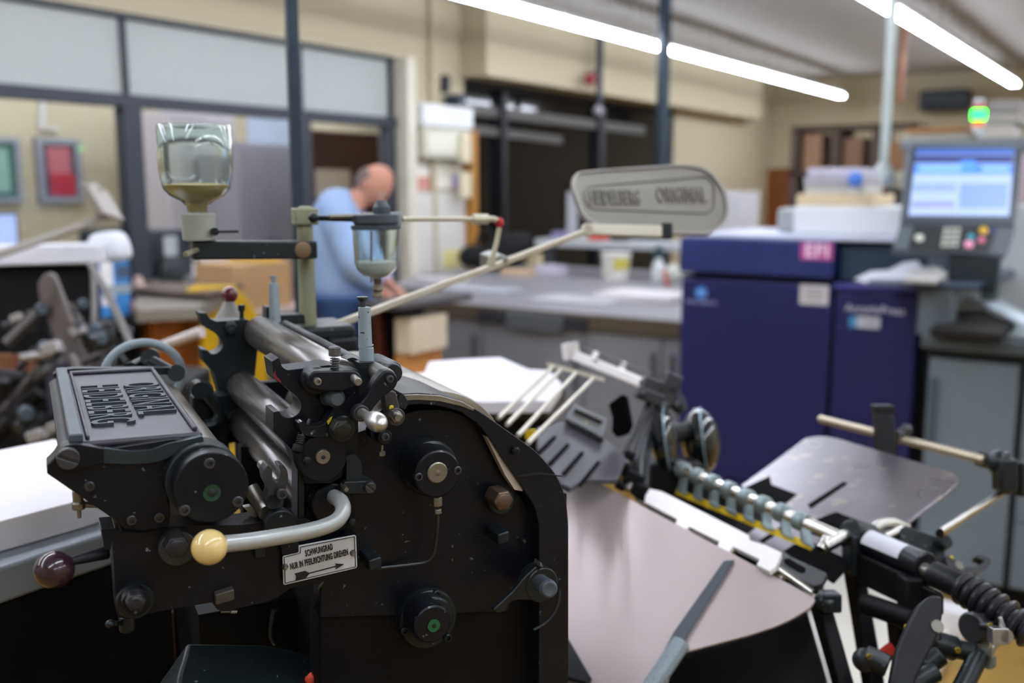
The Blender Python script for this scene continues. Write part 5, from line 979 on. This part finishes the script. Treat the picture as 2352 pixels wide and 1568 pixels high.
zpoly([(1990,645,4),(2030,632,4),(2112,630),(2150,618),(2320,616,10),(2338,624,10),(2240,654,8),(2120,652)],sh_z,.02,'shelf_tray',M('blue_slate_tray','3a4758',.4),t,.004)
G().bx(Yp(2130,650,YP-.2).x,Yp(2205,650,YP-.2).x,YP-.35,YP-.2,1.03,sh_z-.02).build('support_column',M('grey_support','606a70',.5),t,.006)
# papers on the tray
lpp=PL(D(1960,645,4.0),D(2110,648,3.96),D(2110,598,4.10)); G().prism([lpp(x,y) for x,y in ((1962,640),(2000,622),(2040,620),(2075,602),(2108,598),(2128,630),(2080,640),(1990,648))],-lpp.n*.008).build('loose_papers',M('loose_paper_grey','c4c6cf',.7,0,.08,8),None,.001,label='loose grey-white papers on the tray under the control panel',cat='papers')
zpoly([(2075,640),(2110,606),(2160,612),(2175,628),(2150,645)],sh_z+.034,.014,'catalogue',M('catalogue_cover','a8a6a2',.6,0,.1,12),None,.002,label='grey catalogue lying on the tray under the control panel',cat='catalogue')
p=Zp(1992,606,sh_z+.02); T(G().cyl(p,p+V((.02,.02,.02)),.012),'yellow_pin',YELD,'tiny yellow pin beside the loose papers','pin'); p=Zp(2022,606,sh_z+.02); T(G().sph(p+ZV*.01,.02),'pink_eraser',M('pink_plastic','c8386c',.5),'small pink round eraser beside the loose papers','eraser')
# ---------------- signal tower
p=D(2244,322,5.5); t=thing('signal_tower','slim signal tower with a glowing green lamp behind the control panel','signal light',p-ZV*.05); r=5.5/F
G().lathe(p-ZV*.03,ZV,[(13*r,0),(13*r,.03+28*r),(12*r,.03+30*r)],24).build('base',M('pale_tower_grey','b9c0c4',.5),t)
def seg(z0,z1_,c,e,nm,rad=13): G().lathe(p+ZV*z0*r,ZV,[(rad*r*.9,0),(rad*r,1.5*r),(rad*r,(z1_-z0-1.5)*r),(rad*r*.9,(z1_-z0)*r)],28).build(nm,M('lamp_'+nm,c,.3,emit=c,es=e),t)
seg(30,46,'e07020',.35,'orange_lamp'); seg(46,68,'10e83a',8,'green_lamp',15); seg(68,80,'b82830',.25,'red_lamp'); G().lathe(p+ZV*80*r,ZV,[(12*r,0),(12*r,10*r),(9*r,13*r)],24).build('cap',MC['pale_tower_grey'],t)
# rear shelf with stacks
YR=5.42; a=Yp(2068,322,YR); b=Yp(2420,318,YR); t=thing('steel_shelf','grey steel shelf behind the control panel','shelf',((a.x+b.x)/2,YR+.2,0)); G().bx(a.x,b.x,YR,YR+.75,a.z-.05,a.z).build('shelf_board',M('grey_shelf_steel','7f868a',.4,.4),t,.006)
for xx in (a.x+.02,b.x-.06):
    for yy in (YR+.02,YR+.7): G().bx(xx,xx+.035,yy,yy+.035,0,a.z-.05).build('shelf_leg',MC['grey_shelf_steel'],t)
zz=a.z
for i,(x0,x1,y0,y1_,c,l) in enumerate(((2072,2225,322,304,'a8a090','low brown-edged board stack on the steel shelf, left end'),(2080,2215,304,292,'b07a48','thin orange-brown board on the board stack'),(2255,2330,322,285,'b9b4aa','pale grey paper block on the steel shelf right of the signal tower'),(2262,2345,285,258,'a39f96','grey-brown paper block above the pale grey block'),(2272,2340,258,228,'8f8b86','darker grey block topmost beside the signal tower'))):
    p0=Yp(x0,y0,YR+.05); p1=Yp(x1,y1_,YR+.05); T(G().bx(p0.x,p1.x,YR+.05,YR+.35,p0.z,p1.z),'paper_block',M('blk_'+c,c,.7,0,.1,20),l,'paper stack',.006)
p0=Yp(2340,330,YR+.2); p1=Yp(2420,215,YR+.2); T(G().bx(p0.x,p1.x,YR+.85,YR+1.05,0,p1.z),'dark_cupboard',M('dark_brown_cupboard','3a2f28',.6),'dark brown cupboard at the right edge behind the steel shelf','cupboard',.005)
# white machine side and grey cabinets at right
a=Yp(2140,720,4.75); b=Yp(2620,700,4.75); zq=Yp(2330,470,5.0).z
T(G().bx(Yp(2190,600,5.0).x,b.x,5.0,5.35,0,zq),'white_finisher',M('pale_grey_machine','cdd3d4',.5,0,.03,3),'tall pale grey machine cabinet behind the control panel, right edge','machine',.01)
a=Yp(2338,355,4.7); b=Yp(2420,470,4.7); T(G().bx(a.x,b.x,4.70,4.748,b.z,a.z),'pink_poster',M('pinkish_board','d8c8cc',.7,0,.05,5),'pinkish white board at the right edge above the pale grey machine','board')
YCB=3.98; zc2=Yp(2200,785,YCB).z
x0=Yp(2118,900,YCB).x; x1_=Yp(2640,900,YCB).x
t=thing('grey_base_cabinet','grey cupboard counter with a dark top at the right, past the navy printer','cabinet',((x0+x1_)/2,YCB+.35,0))
G().bx(x0-.01,x1_,YCB-.04,YCB+.7,zc2-.03,zc2+.02).build('worktop',M('dark_slate_top','4b5459',.4,0,.08,5),t,.008)
G().bx(x0+.01,x1_,YCB+.02,YCB+.68,.09,zc2-.03).build('carcass',M('dark_seam','1d2226',.7),t); G().bx(x0+.03,x1_,YCB+.06,YCB+.66,0,.09).build('plinth',BLKD,t)
GB=M('blue_grey_door','6f7c86',.5,.05,.04,3)
e0=Yp(2338,1000,YCB).x; d=G().bx(x0+.02,e0-.012,YCB,YCB+.02,.10,zc2-.07).build('door',GB,t,.003); G().bx(x0+.03,x0+.055,YCB-.015,YCB,.62,.88).build('handle',M('dark_teal_handle','47555c',.5),d,.002)
zr=[.10,.36,.62,zc2-.07]
for k in range(3): G().bx(e0+.012,x1_-.02,YCB,YCB+.02,zr[k]+.003,zr[k+1]-.003).build('drawer',GB,t,.003)
# things on that cabinet
a=Zp(2150,760,zc2+.02)
zpoly([(2135,752),(2180,712),(2260,710),(2330,740),(2300,765)],zc2+.06,.035,'dark_cloth',M('dark_brown_cloth','1a1614',.8,0,.2,8),None,.01,label='dark cloth heap on the grey cabinet under the tray',cat='cloth')
zpoly([(2220,682),(2265,672),(2400,745),(2400,765)],zc2+.085,.012,'paper_sheet',M('sheet_bluewhite','cfdbe2',.6),None,.001,label='bluish white sheet sloping over the dark cloth',cat='paper')
zpoly([(2278,745),(2400,748),(2400,775),(2285,765)],zc2+.032,.01,'paper_sheet',M('sheet_greenwhite','c4d0cf',.6),None,.001,label='flat greenish white sheet at the cabinet front edge',cat='paper')
# ---------------- hanging power drop
p=D(2028,418,5.6); pt=D(2044,100,5.6)
t=thing('power_drop','white cable duct hanging from the ceiling with a socket head over the printer','power outlet',(p.x,p.y,p.z-.05)); r=5.6/F
G().box((p.x,p.y,(ZC+p.z+.08)/2),(9*r,0,0),(0,9*r,0),(0,0,(ZC-p.z-.08)/2)).build('duct',M('pale_duct','b9c2c0',.5),t,.004)
G().lathe(p-ZV*.03,ZV,[(28*r,0),(32*r,12*r),(26*r,28*r),(14*r,52*r),(9*r,60*r)],28).build('socket_head',MC['pale_duct'],t)
for dx_ in (-24,0,22): G().sph(p-FW*.07*(1 if dx_==0 else .5)+RT*dx_*r-ZV*.0,7*r,FW,.5).build('blue_socket',M('blue_socket','3f78b8',.5),t)
G().lathe(p-ZV*.03-ZV*9*r,ZV,[(7*r,0),(10*r,9*r)],18).build('red_tip',M('red_tip','a82038',.5),t)
# copper pipe on far side, hanging hooks
p=D(2062,120,9.0); q=D(2066,235,9.0); T(G().cyl(q,(q.x,q.y,ZC),.028),'copper_pipe',M('copper_brown','7d5238',.5,.2),'short copper-brown pipe hanging from the ceiling by the cable duct','pipe')
# dark air unit on the far wall
a=Yp(2112,208,Y2-.4); b=Yp(2220,250,Y2-.4); t=thing('air_unit','dark blue-grey air unit high on the far wall','air conditioner',((a.x+b.x)/2,Y2-.2,b.z)); G().bx(a.x,b.x,Y2-.4,Y2,b.z,a.z).build('casing',M('dark_air_unit','343a42',.5),t,.03); G().bx(a.x+.05,b.x-.05,Y2-.41,Y2-.4,b.z+.04,b.z+.09).build('vent',INK,t)
# shelf rack with brown boxes
YK=9.5; a=Yp(1818,300,YK); b=Yp(2100,390,YK); t=thing('storage_rack','dark brown rack of cartons in the middle distance above the ream stack','rack',((a.x+b.x)/2,YK+.3,0)); DB=M('dark_brown_rack','4f4238',.6)
for xx in (a.x,a.x+(b.x-a.x)*.34,a.x+(b.x-a.x)*.66,b.x-.06): G().bx(xx,xx+.07,YK,YK+.5,0,a.z+.03).build('upright',DB,t)
for zz in (b.z-.04,a.z,.5,1.0): G().bx(a.x,b.x,YK,YK+.5,zz,zz+.04).build('shelf_board',DB,t)
G().bx(a.x,b.x,YK+.48,YK+.5,.1,b.z-.1).build('back_panel',M('rack_back','2c2e30',.6),t)
wd=(b.x-a.x)/3
for k,l in enumerate(('left brown carton in the dark rack','middle brown carton in the dark rack','right brown carton in the dark rack')):
    x=a.x+wd*k+.1; T(G().bx(x,x+wd-.2,YK+.05,YK+.45,b.z,a.z-.03-.05*k),'brown_carton',M('brown_carton_%s'%('light','mid','dark')[k],('96735a','7d604c','8a6546')[k],.8,0,.08,4),l,'box',.01)
# boxes behind the panel left: cream files
a=Yp(2058,392,7.0); b=Yp(2092,450,7.0); T(G().bx(a.x,b.x+.1,7.0,7.3,0,a.z),'pale_side_cabinet',M('cream_cabinet','b0a896',.7,0,.1,8),'pale cream cabinet seen left of the control panel','cabinet',.006)
a=Yp(1905,432,6.6); b=Yp(2036,470,6.6); T(G().bx(a.x,b.x,6.6,7.1,0,a.z),'black_cabinet',M('black_cabinet','2a2d2e',.6,0,.2,3),'black cabinet behind the cream pack on the printer','cabinet',.005)
# red object and rod hung from the beam, left of the strip joint
p=Xp(1355,182,X1+.4); t=thing('hanging_pull','dark rod with a small red handle hanging in front of the beam','pull cord',p); q=Xp(1376,240,X1+.4); s=Xp(1373,130,X1+.4); G().cyl((q.x,q.y,q.z),(q.x,q.y,ZC),.035).build('rod',DARKF,t); G().sph(p,.06).build('red_handle',M('dark_red','8c2430',.5),t); G().tube([p,p+V((0,.1,.1)),V((q.x,q.y,q.z+.3))],.012,8).build('cord',DARKF,t); G().sph(V((q.x,q.y-.02,q.z-.06)),.05).build('end_weight',M('pale_grey_weight','9a989c',.5),t)
# ================================================================== paper stack on black stand, lower left
zp_=1.285
stk=[(-260,1275),(0,1197),(178,1150),(250,1128),(180,1030),(125,1008),(0,1033),(-260,1085)]
q=[Zp(x,y,zp_) for x,y in stk]
near=(q[0],q[3])
T(G().prism(q,V((0,0,-.030))),'paper_stack',M('bright_white_stack','e6e3e6',.7,0,.02,3),'thick stack of white sheets on the pale blue board at the lower left','paper stack',.001)
t=thing('delivery_stand','black stand with a pale blue-grey board under the lower left paper stack','stand',(q[1].x,q[1].y,0))
e=(q[2]-q[1]).normalized(); o_=V((e.y,-e.x,0)); 
if o_.dot(fh)>0: o_=-o_
bp=[q[0]+o_*.03-ZV*.031,q[3]+o_*.03+e*.05-ZV*.031,q[4]+e*.05-ZV*.031,q[-1]-ZV*.031]
G().prism(bp,V((0,0,-.036))).build('board',M('pale_blue_grey_board','8a9298',.45,.1,.05,5),t,.004)
bq=[p-ZV*.037+ (o_*-.004) for p in bp]; G().prism(bq,V((0,0,-(bq[0].z-.03)))).build('black_side',BLKD,t)
g=G(); a=bp[1]; G().box((a.x,a.y-.0,.55),e*.006,o_*.006,(0,0,.52)).build('brown_edge',M('brown_copper_edge','6a4a30',.5),t) if 0 else None
# white sheets behind the press, right
zw_=1.26
q=[Zp(x,y,zw_) for x,y in ((900,862),(975,855),(985,830,),(1060,824),(1150,820),(1215,848),(1262,850),(1290,880),(1262,920),(1120,922),(900,925))]
T(G().prism(q,V((0,0,-.02))),'paper_stack',M('bright_white_stack'),'loose white sheets on the delivery pile behind the big wheel guard','paper stack',.001)
q2_=[Zp(x,y,zw_-.021) for x,y in ((880,862),(1265,860),(1300,885),(1262,924),(880,930))]
t=thing('delivery_pile_board','dark board and column carrying the loose white sheets','stand',(q2_[2].x,q2_[2].y,0)); G().prism(q2_,V((0,0,-.03))).build('board',M('brown_board','4a3f36',.6),t,.003)
c=sum(q2_,V())/5; G().box((c.x,c.y,(zw_-.05)/2),UV*.09,WV*.09,(0,0,(zw_-.051)/2)).build('column',BLKD,t)
# ================================================================== second press, out of focus at the left
dm=2.3
p=D(120,900,dm); SP=thing('printing_press','second black printing press, blurred at the left, grey arm over a white tray','printing press',(p.x,p.y,0))
def C2(g,n,m,bev=0): return g.build(n,m,SP,bev)
def P2(px,py,d=0): return D(px,py,dm+d)
def pl2(pts,d,th,n,m,bev=0): return C2(G().prism([P2(x,y,d) for x,y in fil(pts)],fh*th),n,m,bev)
c=P2(80,1000,.35); 
g=G(); g.box((c.x,c.y,.55),RT*.42,fh*.22,(0,0,.54)); C2(g,'machine_frame',BLKD,.01)
pl2([(-100,606),(190,606,12),(210,620,10),(218,720),(200,820),(60,900),(-100,900)],.30,.05,'black_hood',BLKD,.01)
g=G(); g.tube([P2(-60,603,.27),P2(195,603,.27),P2(212,622,.27),P2(216,700,.2),P2(215,745,.15)],.007,10,4); C2(g,'pale_tube_edge',M('warm_grey_tube','7d7976',.4,.4))
g=G(); g.tube([P2(208,606,.22),P2(255,690,.1),P2(300,790,.0)],.009); C2(g,'brace',MC['warm_grey_tube'])
pl2([(-60,566),(232,560),(232,604),(-60,612)],.26,.10,'white_tray',M('white_tray','dcdde4',.5),.004)
pl2([(192,560),(200,540,10),(225,533,10),(258,534,14),(272,560,10),(282,602),(192,602)],.30,.10,'white_cover',M('white_cover','d6d9e0',.5,0,.03),.02)
g=G(); a,b=P2(-20,590,-.15),P2(262,492,.05); dd=(b-a).normalized(); s=dd.cross(FW).normalized(); g.box((a+b)/2,(b-a)/2,s*.009,FW*.008); g.box((P2(215,430,.04)+P2(256,500,.05))/2,(P2(256,500,.05)-P2(215,430,.04))/2,RT*.010,FW*.06); g.sph(P2(217,436,.04),.016); C2(g,'grey_arm',M('grey_white_arm','9c968e',.4,.3),.004)
g=G(); pts=[(85,650,8),(105,625,10),(122,630,8),(150,700,10),(190,800,10),(205,850),(150,850),(118,760,12),(90,690,10)]; g.prism([P2(x,y,.0) for x,y in fil(pts)],fh*.02); C2(g,'metal_blade',M('brown_grey_blade','6b6360',.4,.5,.1,5),.003)
g=G(); 
for a,b,r,d in (((15,790),(110,700),14,.05),((20,950),(85,860),12,.0),((60,880),(150,830),12,-.05),((120,860),(260,800),9,-.02),((0,950),(90,840),6,-.1),((150,700),(215,800),16,.12),((160,770),(250,740),12,.1)):
    g.cyl(P2(*a,d),P2(*b,d+.03),r*dm/F)
C2(g,'linkage_rods',M('oily_grey_steel','5d5856',.4,.6,.2,15))
RJ=M('grey_blue_joints','4c555c',.4,.5,.2,15)
for x,y,r,d in ((105,800,18,-.1),(215,765,24,.05),(190,700,14,.1),(232,780,16,0),(95,712,16,.0),(140,770,14,.05),(170,850,12,-.1),(60,950,18,-.15),(180,745,9,.0),(295,760,9,.05)): C2(G().lathe(P2(x,y,d),(RT*.5-FW),[(r*.8*dm/F,-.03),(r*dm/F,-.02),(r*dm/F,.02),(r*.7*dm/F,.028)],24),'round_joint',RJ)
BP=M('bright_parts','aaa6a4',.4,.6)
for x,y,s_,d in ((120,800,.018,-.12),(100,815,.012,-.1),(180,760,.015,0),(130,980,.015,-.2),(85,1000,.016,-.2),(40,730,.012,-.05)): C2(G().box(P2(x,y,d),(RT+UP*.4)*s_,(UP-RT*.4)*s_*.7,FW*s_),'steel_block',BP,.003)
C2(G().cyl(P2(50,822,-.12),P2(118,812,-.12),.010),'steel_pin',BP)
pl2([(118,830,8),(140,835,8),(138,900,8),(120,960,6),(108,930,10),(105,870)],-.12,.03,'dark_lever',M('violet_black','3a3844',.4,.2),.006)
g=G()
for a,b in (((-20,1010),(90,900)),((0,900),(60,1010)),((90,960),(160,1005)),((-30,860),(60,870)),((60,1010),(180,900))): g.cyl(P2(*a,-.05),P2(*b,-.05),.018)
C2(g,'lower_rods',BLK2)
pl2([(-60,880),(200,860),(260,900),(200,1120),(-60,1120)],.10,.1,'lower_body',BLKD,.01)
rn=random.Random(11)
for k in range(34):
    x=rn.uniform(-20,290); y=rn.uniform(740,1010) if x<230 else rn.uniform(760,860); a_=rn.uniform(0,6.28); L_=rn.uniform(25,75); d_=rn.uniform(-.15,.2)
    C2(G().cyl(P2(x,y,d_),P2(x+math.cos(a_)*L_,y+math.sin(a_)*L_,d_+rn.uniform(-.05,.05)),rn.uniform(.006,.014)),'linkage_rod',(BLK2,DSTEEL,MC['oily_grey_steel'],BLKT)[k%4])
g=G(); g.box(P2(40,840,.1),RT*.05,UP*.03,FW*.02); C2(g,'copper_plate',M('copper_brown2','7d5034',.5,.3),.005)
g=G(); g.tube([D(355,800,1.75),D(463,762,1.7)],[.008,.010]); C2(g,'pale_rod',M('pale_pink_rod','cfc2bc',.5))
g=G(); 
# blue and white pack on the workbench beside second press
pz=Xp(262,600,-4.47); y0_=Xp(228,600,-4.47).y; y1__=Xp(296,600,-4.47).y; t=thing('blue_white_pack','blue and white paper pack standing beside the second press','pack',(-4.6,(y0_+y1__)/2,zc)); G().bx(-4.77,-4.47,y0_,y1__,zc,Xp(262,590,-4.47).z).build('pack_body',M('pack_blue','3f86cc',.5,0,.06,3),t,.006)
G().bx(-4.47,-4.467,y0_,y0_+.07,Xp(262,700,-4.47).z,Xp(262,592,-4.47).z).build('white_side',PAPER,t); G().bx(-4.47,-4.466,y0_,y1__,Xp(262,675,-4.47).z,Xp(262,655,-4.47).z).build('grey_band',M('grey_band','9aa4a8',.6),t); G().bx(-4.47,-4.466,y0_+.09,y0_+.17,Xp(262,640,-4.47).z,Xp(262,610,-4.47).z).build('dark_picture',M('dark_picture','48566a',.6),t); G().bx(-4.78,-4.46,y0_-.005,y1__+.005,Xp(262,590,-4.47).z,Xp(262,582,-4.47).z).build('lid',M('lilac_lid','b4b8e0',.6),t)

# ---------------- brown and cream rack behind the post, below the man's hands
YW=3.75
def pr(x0,x1,y0,y1_,m,n,Y,d): a=Yp(x0,y0,Y); b=Yp(x1,y1_,Y); return (min(a.x,b.x),max(a.x,b.x),Y,Y+d,max(0,b.z),a.z)
t=thing('brown_cream_stand','narrow stand with a red-brown side and a cream panel, in front of the man','stand',Yp(900,850,YW)); 
b_=pr(862,886,690,1600,None,'',YW,.3); G().bx(*b_).build('red_brown_side',M('red_brown_wood','5c2818',.5,0,.1,5),t,.004)
b_=pr(886,906,700,1600,None,'',YW+.02,.3); G().bx(*b_).build('dark_side',BLKD,t); 
b_=pr(906,944,730,815,None,'',YW+.02,.3); G().bx(*b_).build('cream_panel',M('cream_panel','d8c9b0',.6),t,.003)
b_=pr(906,944,815,1600,None,'',YW+.02,.3); G().bx(*b_).build('orange_panel',M('orange_panel','c98a4a',.6),t,.003)
a=Yp(858,700,YW); b=Yp(950,700,YW); G().bx(a.x,b.x,YW-.1,YW+.5,a.z-.005,a.z+.03).build('stand_top',M('grey_dark_top','4a4648',.5),t,.006)
ZTOP=a.z+.03
# white floor board by the feed side, right
zpoly([(1870,1290),(1960,1280),(2110,1300),(2185,1395),(2180,1500),(2100,1640),(1900,1640)],.03,.025,'white_floor_board',M('cream_white_board','d9d4c8',.5,0,.03,3),None,.004,label='cream white board lying on the ochre floor beside the feed side of the press',cat='board')
# small white box on the floor
p=Zp(2175,1450,0); T(G().box(p+ZV*.05,(.08,0,0),(0,.05,0),(0,0,.05)),'small_white_box',PAPER,'small white box on the ochre floor behind the cam lever','box',.005)
# ================================================================== the man bending over the stand
dM=5.3
def Mp(px,py,dd=0): return D(px,py,dM+dd)
r_=dM/F
MO=thing('person','balding man in a light blue shirt and blue jeans, bending forward behind the powder jar','person',V((Mp(790,700).x,Mp(790,700).y,0)))
SKIN=M('skin','c98f78',.6,0,.06,10)
def skin(nodes, edges, name, m, root=0, sub=2, parent=MO, voxel=None, extra=None):
    me=bpy.data.meshes.new(name); bm=bmesh.new(); lay=bm.verts.layers.skin.verify(); vs=[bm.verts.new(V(p)-WL[MO.name]) for p,_ in nodes]
    for a,b in edges: bm.edges.new((vs[a],vs[b]))
    for v,(p,r) in zip(vs,nodes):
        rr_=r if isinstance(r,tuple) else (r,r); v[lay].radius=rr_; 
    vs[root][lay].use_root=True
    bm.to_mesh(me); bm.free(); o=bpy.data.objects.new(name,me); COL.objects.link(o)
    s=o.modifiers.new('skin','SKIN'); s.use_smooth_shade=True; u=o.modifiers.new('sub','SUBSURF'); u.levels=sub; u.render_levels=sub
    dg=bpy.context.evaluated_depsgraph_get(); me2=bpy.data.meshes.new_from_object(o.evaluated_get(dg)); bpy.data.objects.remove(o)
    g=G(); g.add([v.co+WL[MO.name] for v in me2.vertices],[tuple(p.vertices) for p in me2.polygons])
    if extra: g.add(extra.v,extra.f)
    ob=g.build(name,m,parent,ang=180)
    if voxel:
        k=ob.modifiers.new('remesh','REMESH'); k.mode='VOXEL'; k.voxel_size=voxel; k.use_smooth_shade=True
        k=ob.modifiers.new('smooth','SMOOTH'); k.iterations=2; k.factor=.4
    return ob
hip=Mp(790,672,.0); hipz=hip.z
side=FW*1.0; 
chest=Mp(772,535,.0); neck=Mp(822,462,.02); head=Mp(858,418,.02)
kn1,kn2=Mp(800,840,.06),Mp(772,850,.30); ft1,ft2=V((Mp(800,840,.06).x,Mp(800,840,.06).y,.08)),V((Mp(765,850,.3).x,Mp(765,850,.3).y,.08))
toe1,toe2=ft1+RT*.17-ZV*.035,ft2+RT*.17-ZV*.035
shL,shR=Mp(765,480,-.19),Mp(785,478,.19)
elL,elR=Mp(805,600,-.24),Mp(850,590,.22)
haL,haR=Mp(872,668,-.10),Mp(895,655,.12)
# head with a face, looking down to the right
fd=(RT*.62-ZV*.72-FW*.25).normalized(); ud=(RT*.62+ZV*.72); ud=(ud-fd*ud.dot(fd)).normalized(); sd_=fd.cross(ud)
hc=Mp(858,425,.02)
hg=G(); n_,m_=30,22; vs=[]
for i in range(m_+1):
    ph=PI*i/m_
    for k in range(n_):
        th=2*PI*k/n_; x=math.sin(ph)*math.cos(th); y=math.sin(ph)*math.sin(th); z=math.cos(ph)
        fx=.098*x; fy=.076*y; fz=.122*z
        if z<0: fy*=1+.25*z; fx*=1+.10*z
        if x>0:
            e=math.exp(-((y/.16)**2)); fx+=e*.026*math.exp(-((z+.18)/.14)**2)+e*.006*math.exp(-((z-.12)/.1)**2)
            fx+=math.exp(-((y/.30)**2))*(.010*math.exp(-((z+.55)/.08)**2)+.014*math.exp(-((z+.85)/.12)**2))
            fx-=.012*math.exp(-(((abs(y)-.36)/.14)**2))*math.exp(-((z-.0)/.1)**2)
        vs.append(hc+fd*fx+sd_*fy+ud*fz)
fs=[(i*n_+k,i*n_+(k+1)%n_,(i+1)*n_+(k+1)%n_,(i+1)*n_+k) for i in range(m_) for k in range(n_)]
hg.add(vs,fs)
for s in (-1,1):
    ec=hc+sd_*s*.074-fd*.014-ud*.016; eo=len(hg.v); hg.sph(ec,.030,(fd*.25+ud),1.1,14,10); hg.v[eo:]=[ec+(q-ec)-sd_*((q-ec).dot(sd_)*.62)-fd*((q-ec).dot(fd)*.35) for q in hg.v[eo:]]
# hands: palm, four bent fingers, thumb
def hand(wr,dirn,side_):
    nodes=[];edges=[]; d=dirn.normalized(); s=d.cross(ZV).normalized()*side_; 
    pal=wr+d*.075; return d,s,pal
nodes=[(hip,(.10,.085)),(Mp(778,600),(.10,.09)),(chest,(.12,.10)),(Mp(800,488),(.075,.07)),(neck,.06),(hc-ud*.06-fd*.03,.058),
 (shL,.075),(elL,.050),(haL,.030),(shR,.075),(elR,.050),(haR,.030),
 (hip+FW*-.09-ZV*.1,.10),(kn1,.068),(ft1+ZV*.02,.045),(toe1,.035),(hip+FW*.10-ZV*.1,.10),(kn2,.068),(ft2+ZV*.02,.045),(toe2,.035)]
edges=[(0,1),(1,2),(2,3),(3,4),(4,5),(2,6),(6,7),(7,8),(2,9),(9,10),(10,11),(0,12),(12,13),(13,14),(14,15),(0,16),(16,17),(17,18),(18,19)]
for wi,(hd,el,sg_) in ((8,(haL,elL,1)),(11,(haR,elR,-1))):
    d=(hd-el).normalized(); d=(d+RT*.5).normalized(); s=d.cross(ZV).normalized(); pal=hd+d*.07; b=len(nodes); nodes.append((pal,(.036,.016))); edges.append((wi,b))
    for f in range(4):
        o0=pal+s*(f-1.5)*.021+d*.02; ln=(.068,.078,.074,.058)[f]; i=len(nodes)
        nodes+= [(o0,.010),(o0+d*ln*.5-ZV*.010,.009),(o0+d*ln*.9-ZV*.035,.008)]; edges+=[(b,i),(i,i+1),(i+1,i+2)]
    i=len(nodes); nodes+=[(pal-d*.035+s*sg_*.035,.011),(pal+d*.01+s*sg_*.058-ZV*.012,.009)]; edges+=[(b,i),(i,i+1)]
body=skin(nodes,edges,'body',SKIN,0,1,voxel=.009,extra=hg)
# hair: grey fringe round the sides and back of the head
hv=G(); vs=[]; n2=26
rows_=[(.30,1.03),(.12,1.04),(-.10,1.04),(-.35,1.04),(-.52,1.02)]
for z,sc in rows_:
    for k in range(n2):
        th=PI*.58+ (2*PI-PI*1.16)*k/(n2-1); rxy=math.sqrt(1-z*z); fy=.076*(1+(.25*z if z<0 else 0))
        vs.append(hc+fd*(.098*rxy*math.cos(th)*sc)+sd_*(fy*rxy*math.sin(th)*sc*1.02)+ud*(.122*z*sc))
hv.add(vs,[(r*n2+k,r*n2+k+1,(r+1)*n2+k+1,(r+1)*n2+k) for r in range(4) for k in range(n2-1)])
h=hv.build('grey_hair',M('grey_hair','6f625c',.9,0,.2,60),MO,ang=180); k=h.modifiers.new('s','SOLIDIFY'); k.thickness=.006; k.offset=1
for s in (-1,1): G().sph(hc+fd*.082+sd_*s*.030+ud*.004,.011,fd,1,12,8).build('eye',M('eye_white','d8d2cc',.3),MO)
G().box(hc+fd*.099-ud*.070,sd_*.022,ud*.003,fd*.004).build('mouth',M('lip','9c5a50',.6),MO,.001)
# shirt and jeans
SH=M('light_blue_shirt','9db6dc',.8,0,.06,7); JE=M('dark_blue_jeans','2f4a78',.85,0,.15,14)
sn_=[(Mp(800,728),(.20,.18)),(Mp(786,600),(.21,.19)),(Mp(772,535),(.21,.19)),(Mp(785,490),(.135,.12)),(Mp(818,468,.02),(.078,.075)),
 (shL+ZV*.01,.10),(elL.lerp(shL,.5),.088),(elL,.075),(haL.lerp(elL,.06),.050),(shR,.10),(elR.lerp(shR,.5),.088),(elR,.075),(haR.lerp(elR,.06),.050)]
sh_=skin(sn_,[(0,1),(1,2),(2,3),(3,4),(2,5),(5,6),(6,7),(7,8),(2,9),(9,10),(10,11),(11,12)],'shirt',SH,0,2)
tx=bpy.data.textures.new('folds','CLOUDS'); tx.noise_scale=.16; k=sh_.modifiers.new('folds','DISPLACE'); k.texture=tx; k.strength=.05; k.mid_level=.5
jn=[(hip+ZV*.09,(.18,.16)),(hip+FW*-.10-ZV*.14,.125),(kn1,.090),(ft1+ZV*.03,.072),(hip+FW*.11-ZV*.14,.125),(kn2,.090),(ft2+ZV*.03,.072)]
skin(jn,[(0,1),(1,2),(2,3),(0,4),(4,5),(5,6)],'jeans',JE,0,2)
for f_,t_ in ((ft1,toe1),(ft2,toe2)): G().prism([f_-RT*.05-FW*.045-ZV*.08,f_-RT*.05+FW*.045-ZV*.08,t_+RT*.06+FW*.04-ZV*.045,t_+RT*.075-ZV*.045,t_+RT*.06-FW*.04-ZV*.045],ZV*.07).build('shoe',BLK2,MO,.02)
EXPO=0.85
# ------------------------------------------------------------------ view settings
w_=bpy.data.worlds.new('world'); SC.world=w_; w_.use_nodes=True; w_.node_tree.nodes['Background'].inputs[0].default_value=(.02,.025,.035,1); w_.node_tree.nodes['Background'].inputs[1].default_value=.3
SC.view_settings.view_transform='Standard'; SC.view_settings.look='None'; SC.view_settings.gamma=1; SC.view_settings.exposure=EXPO
SC.view_settings.use_curve_mapping=False
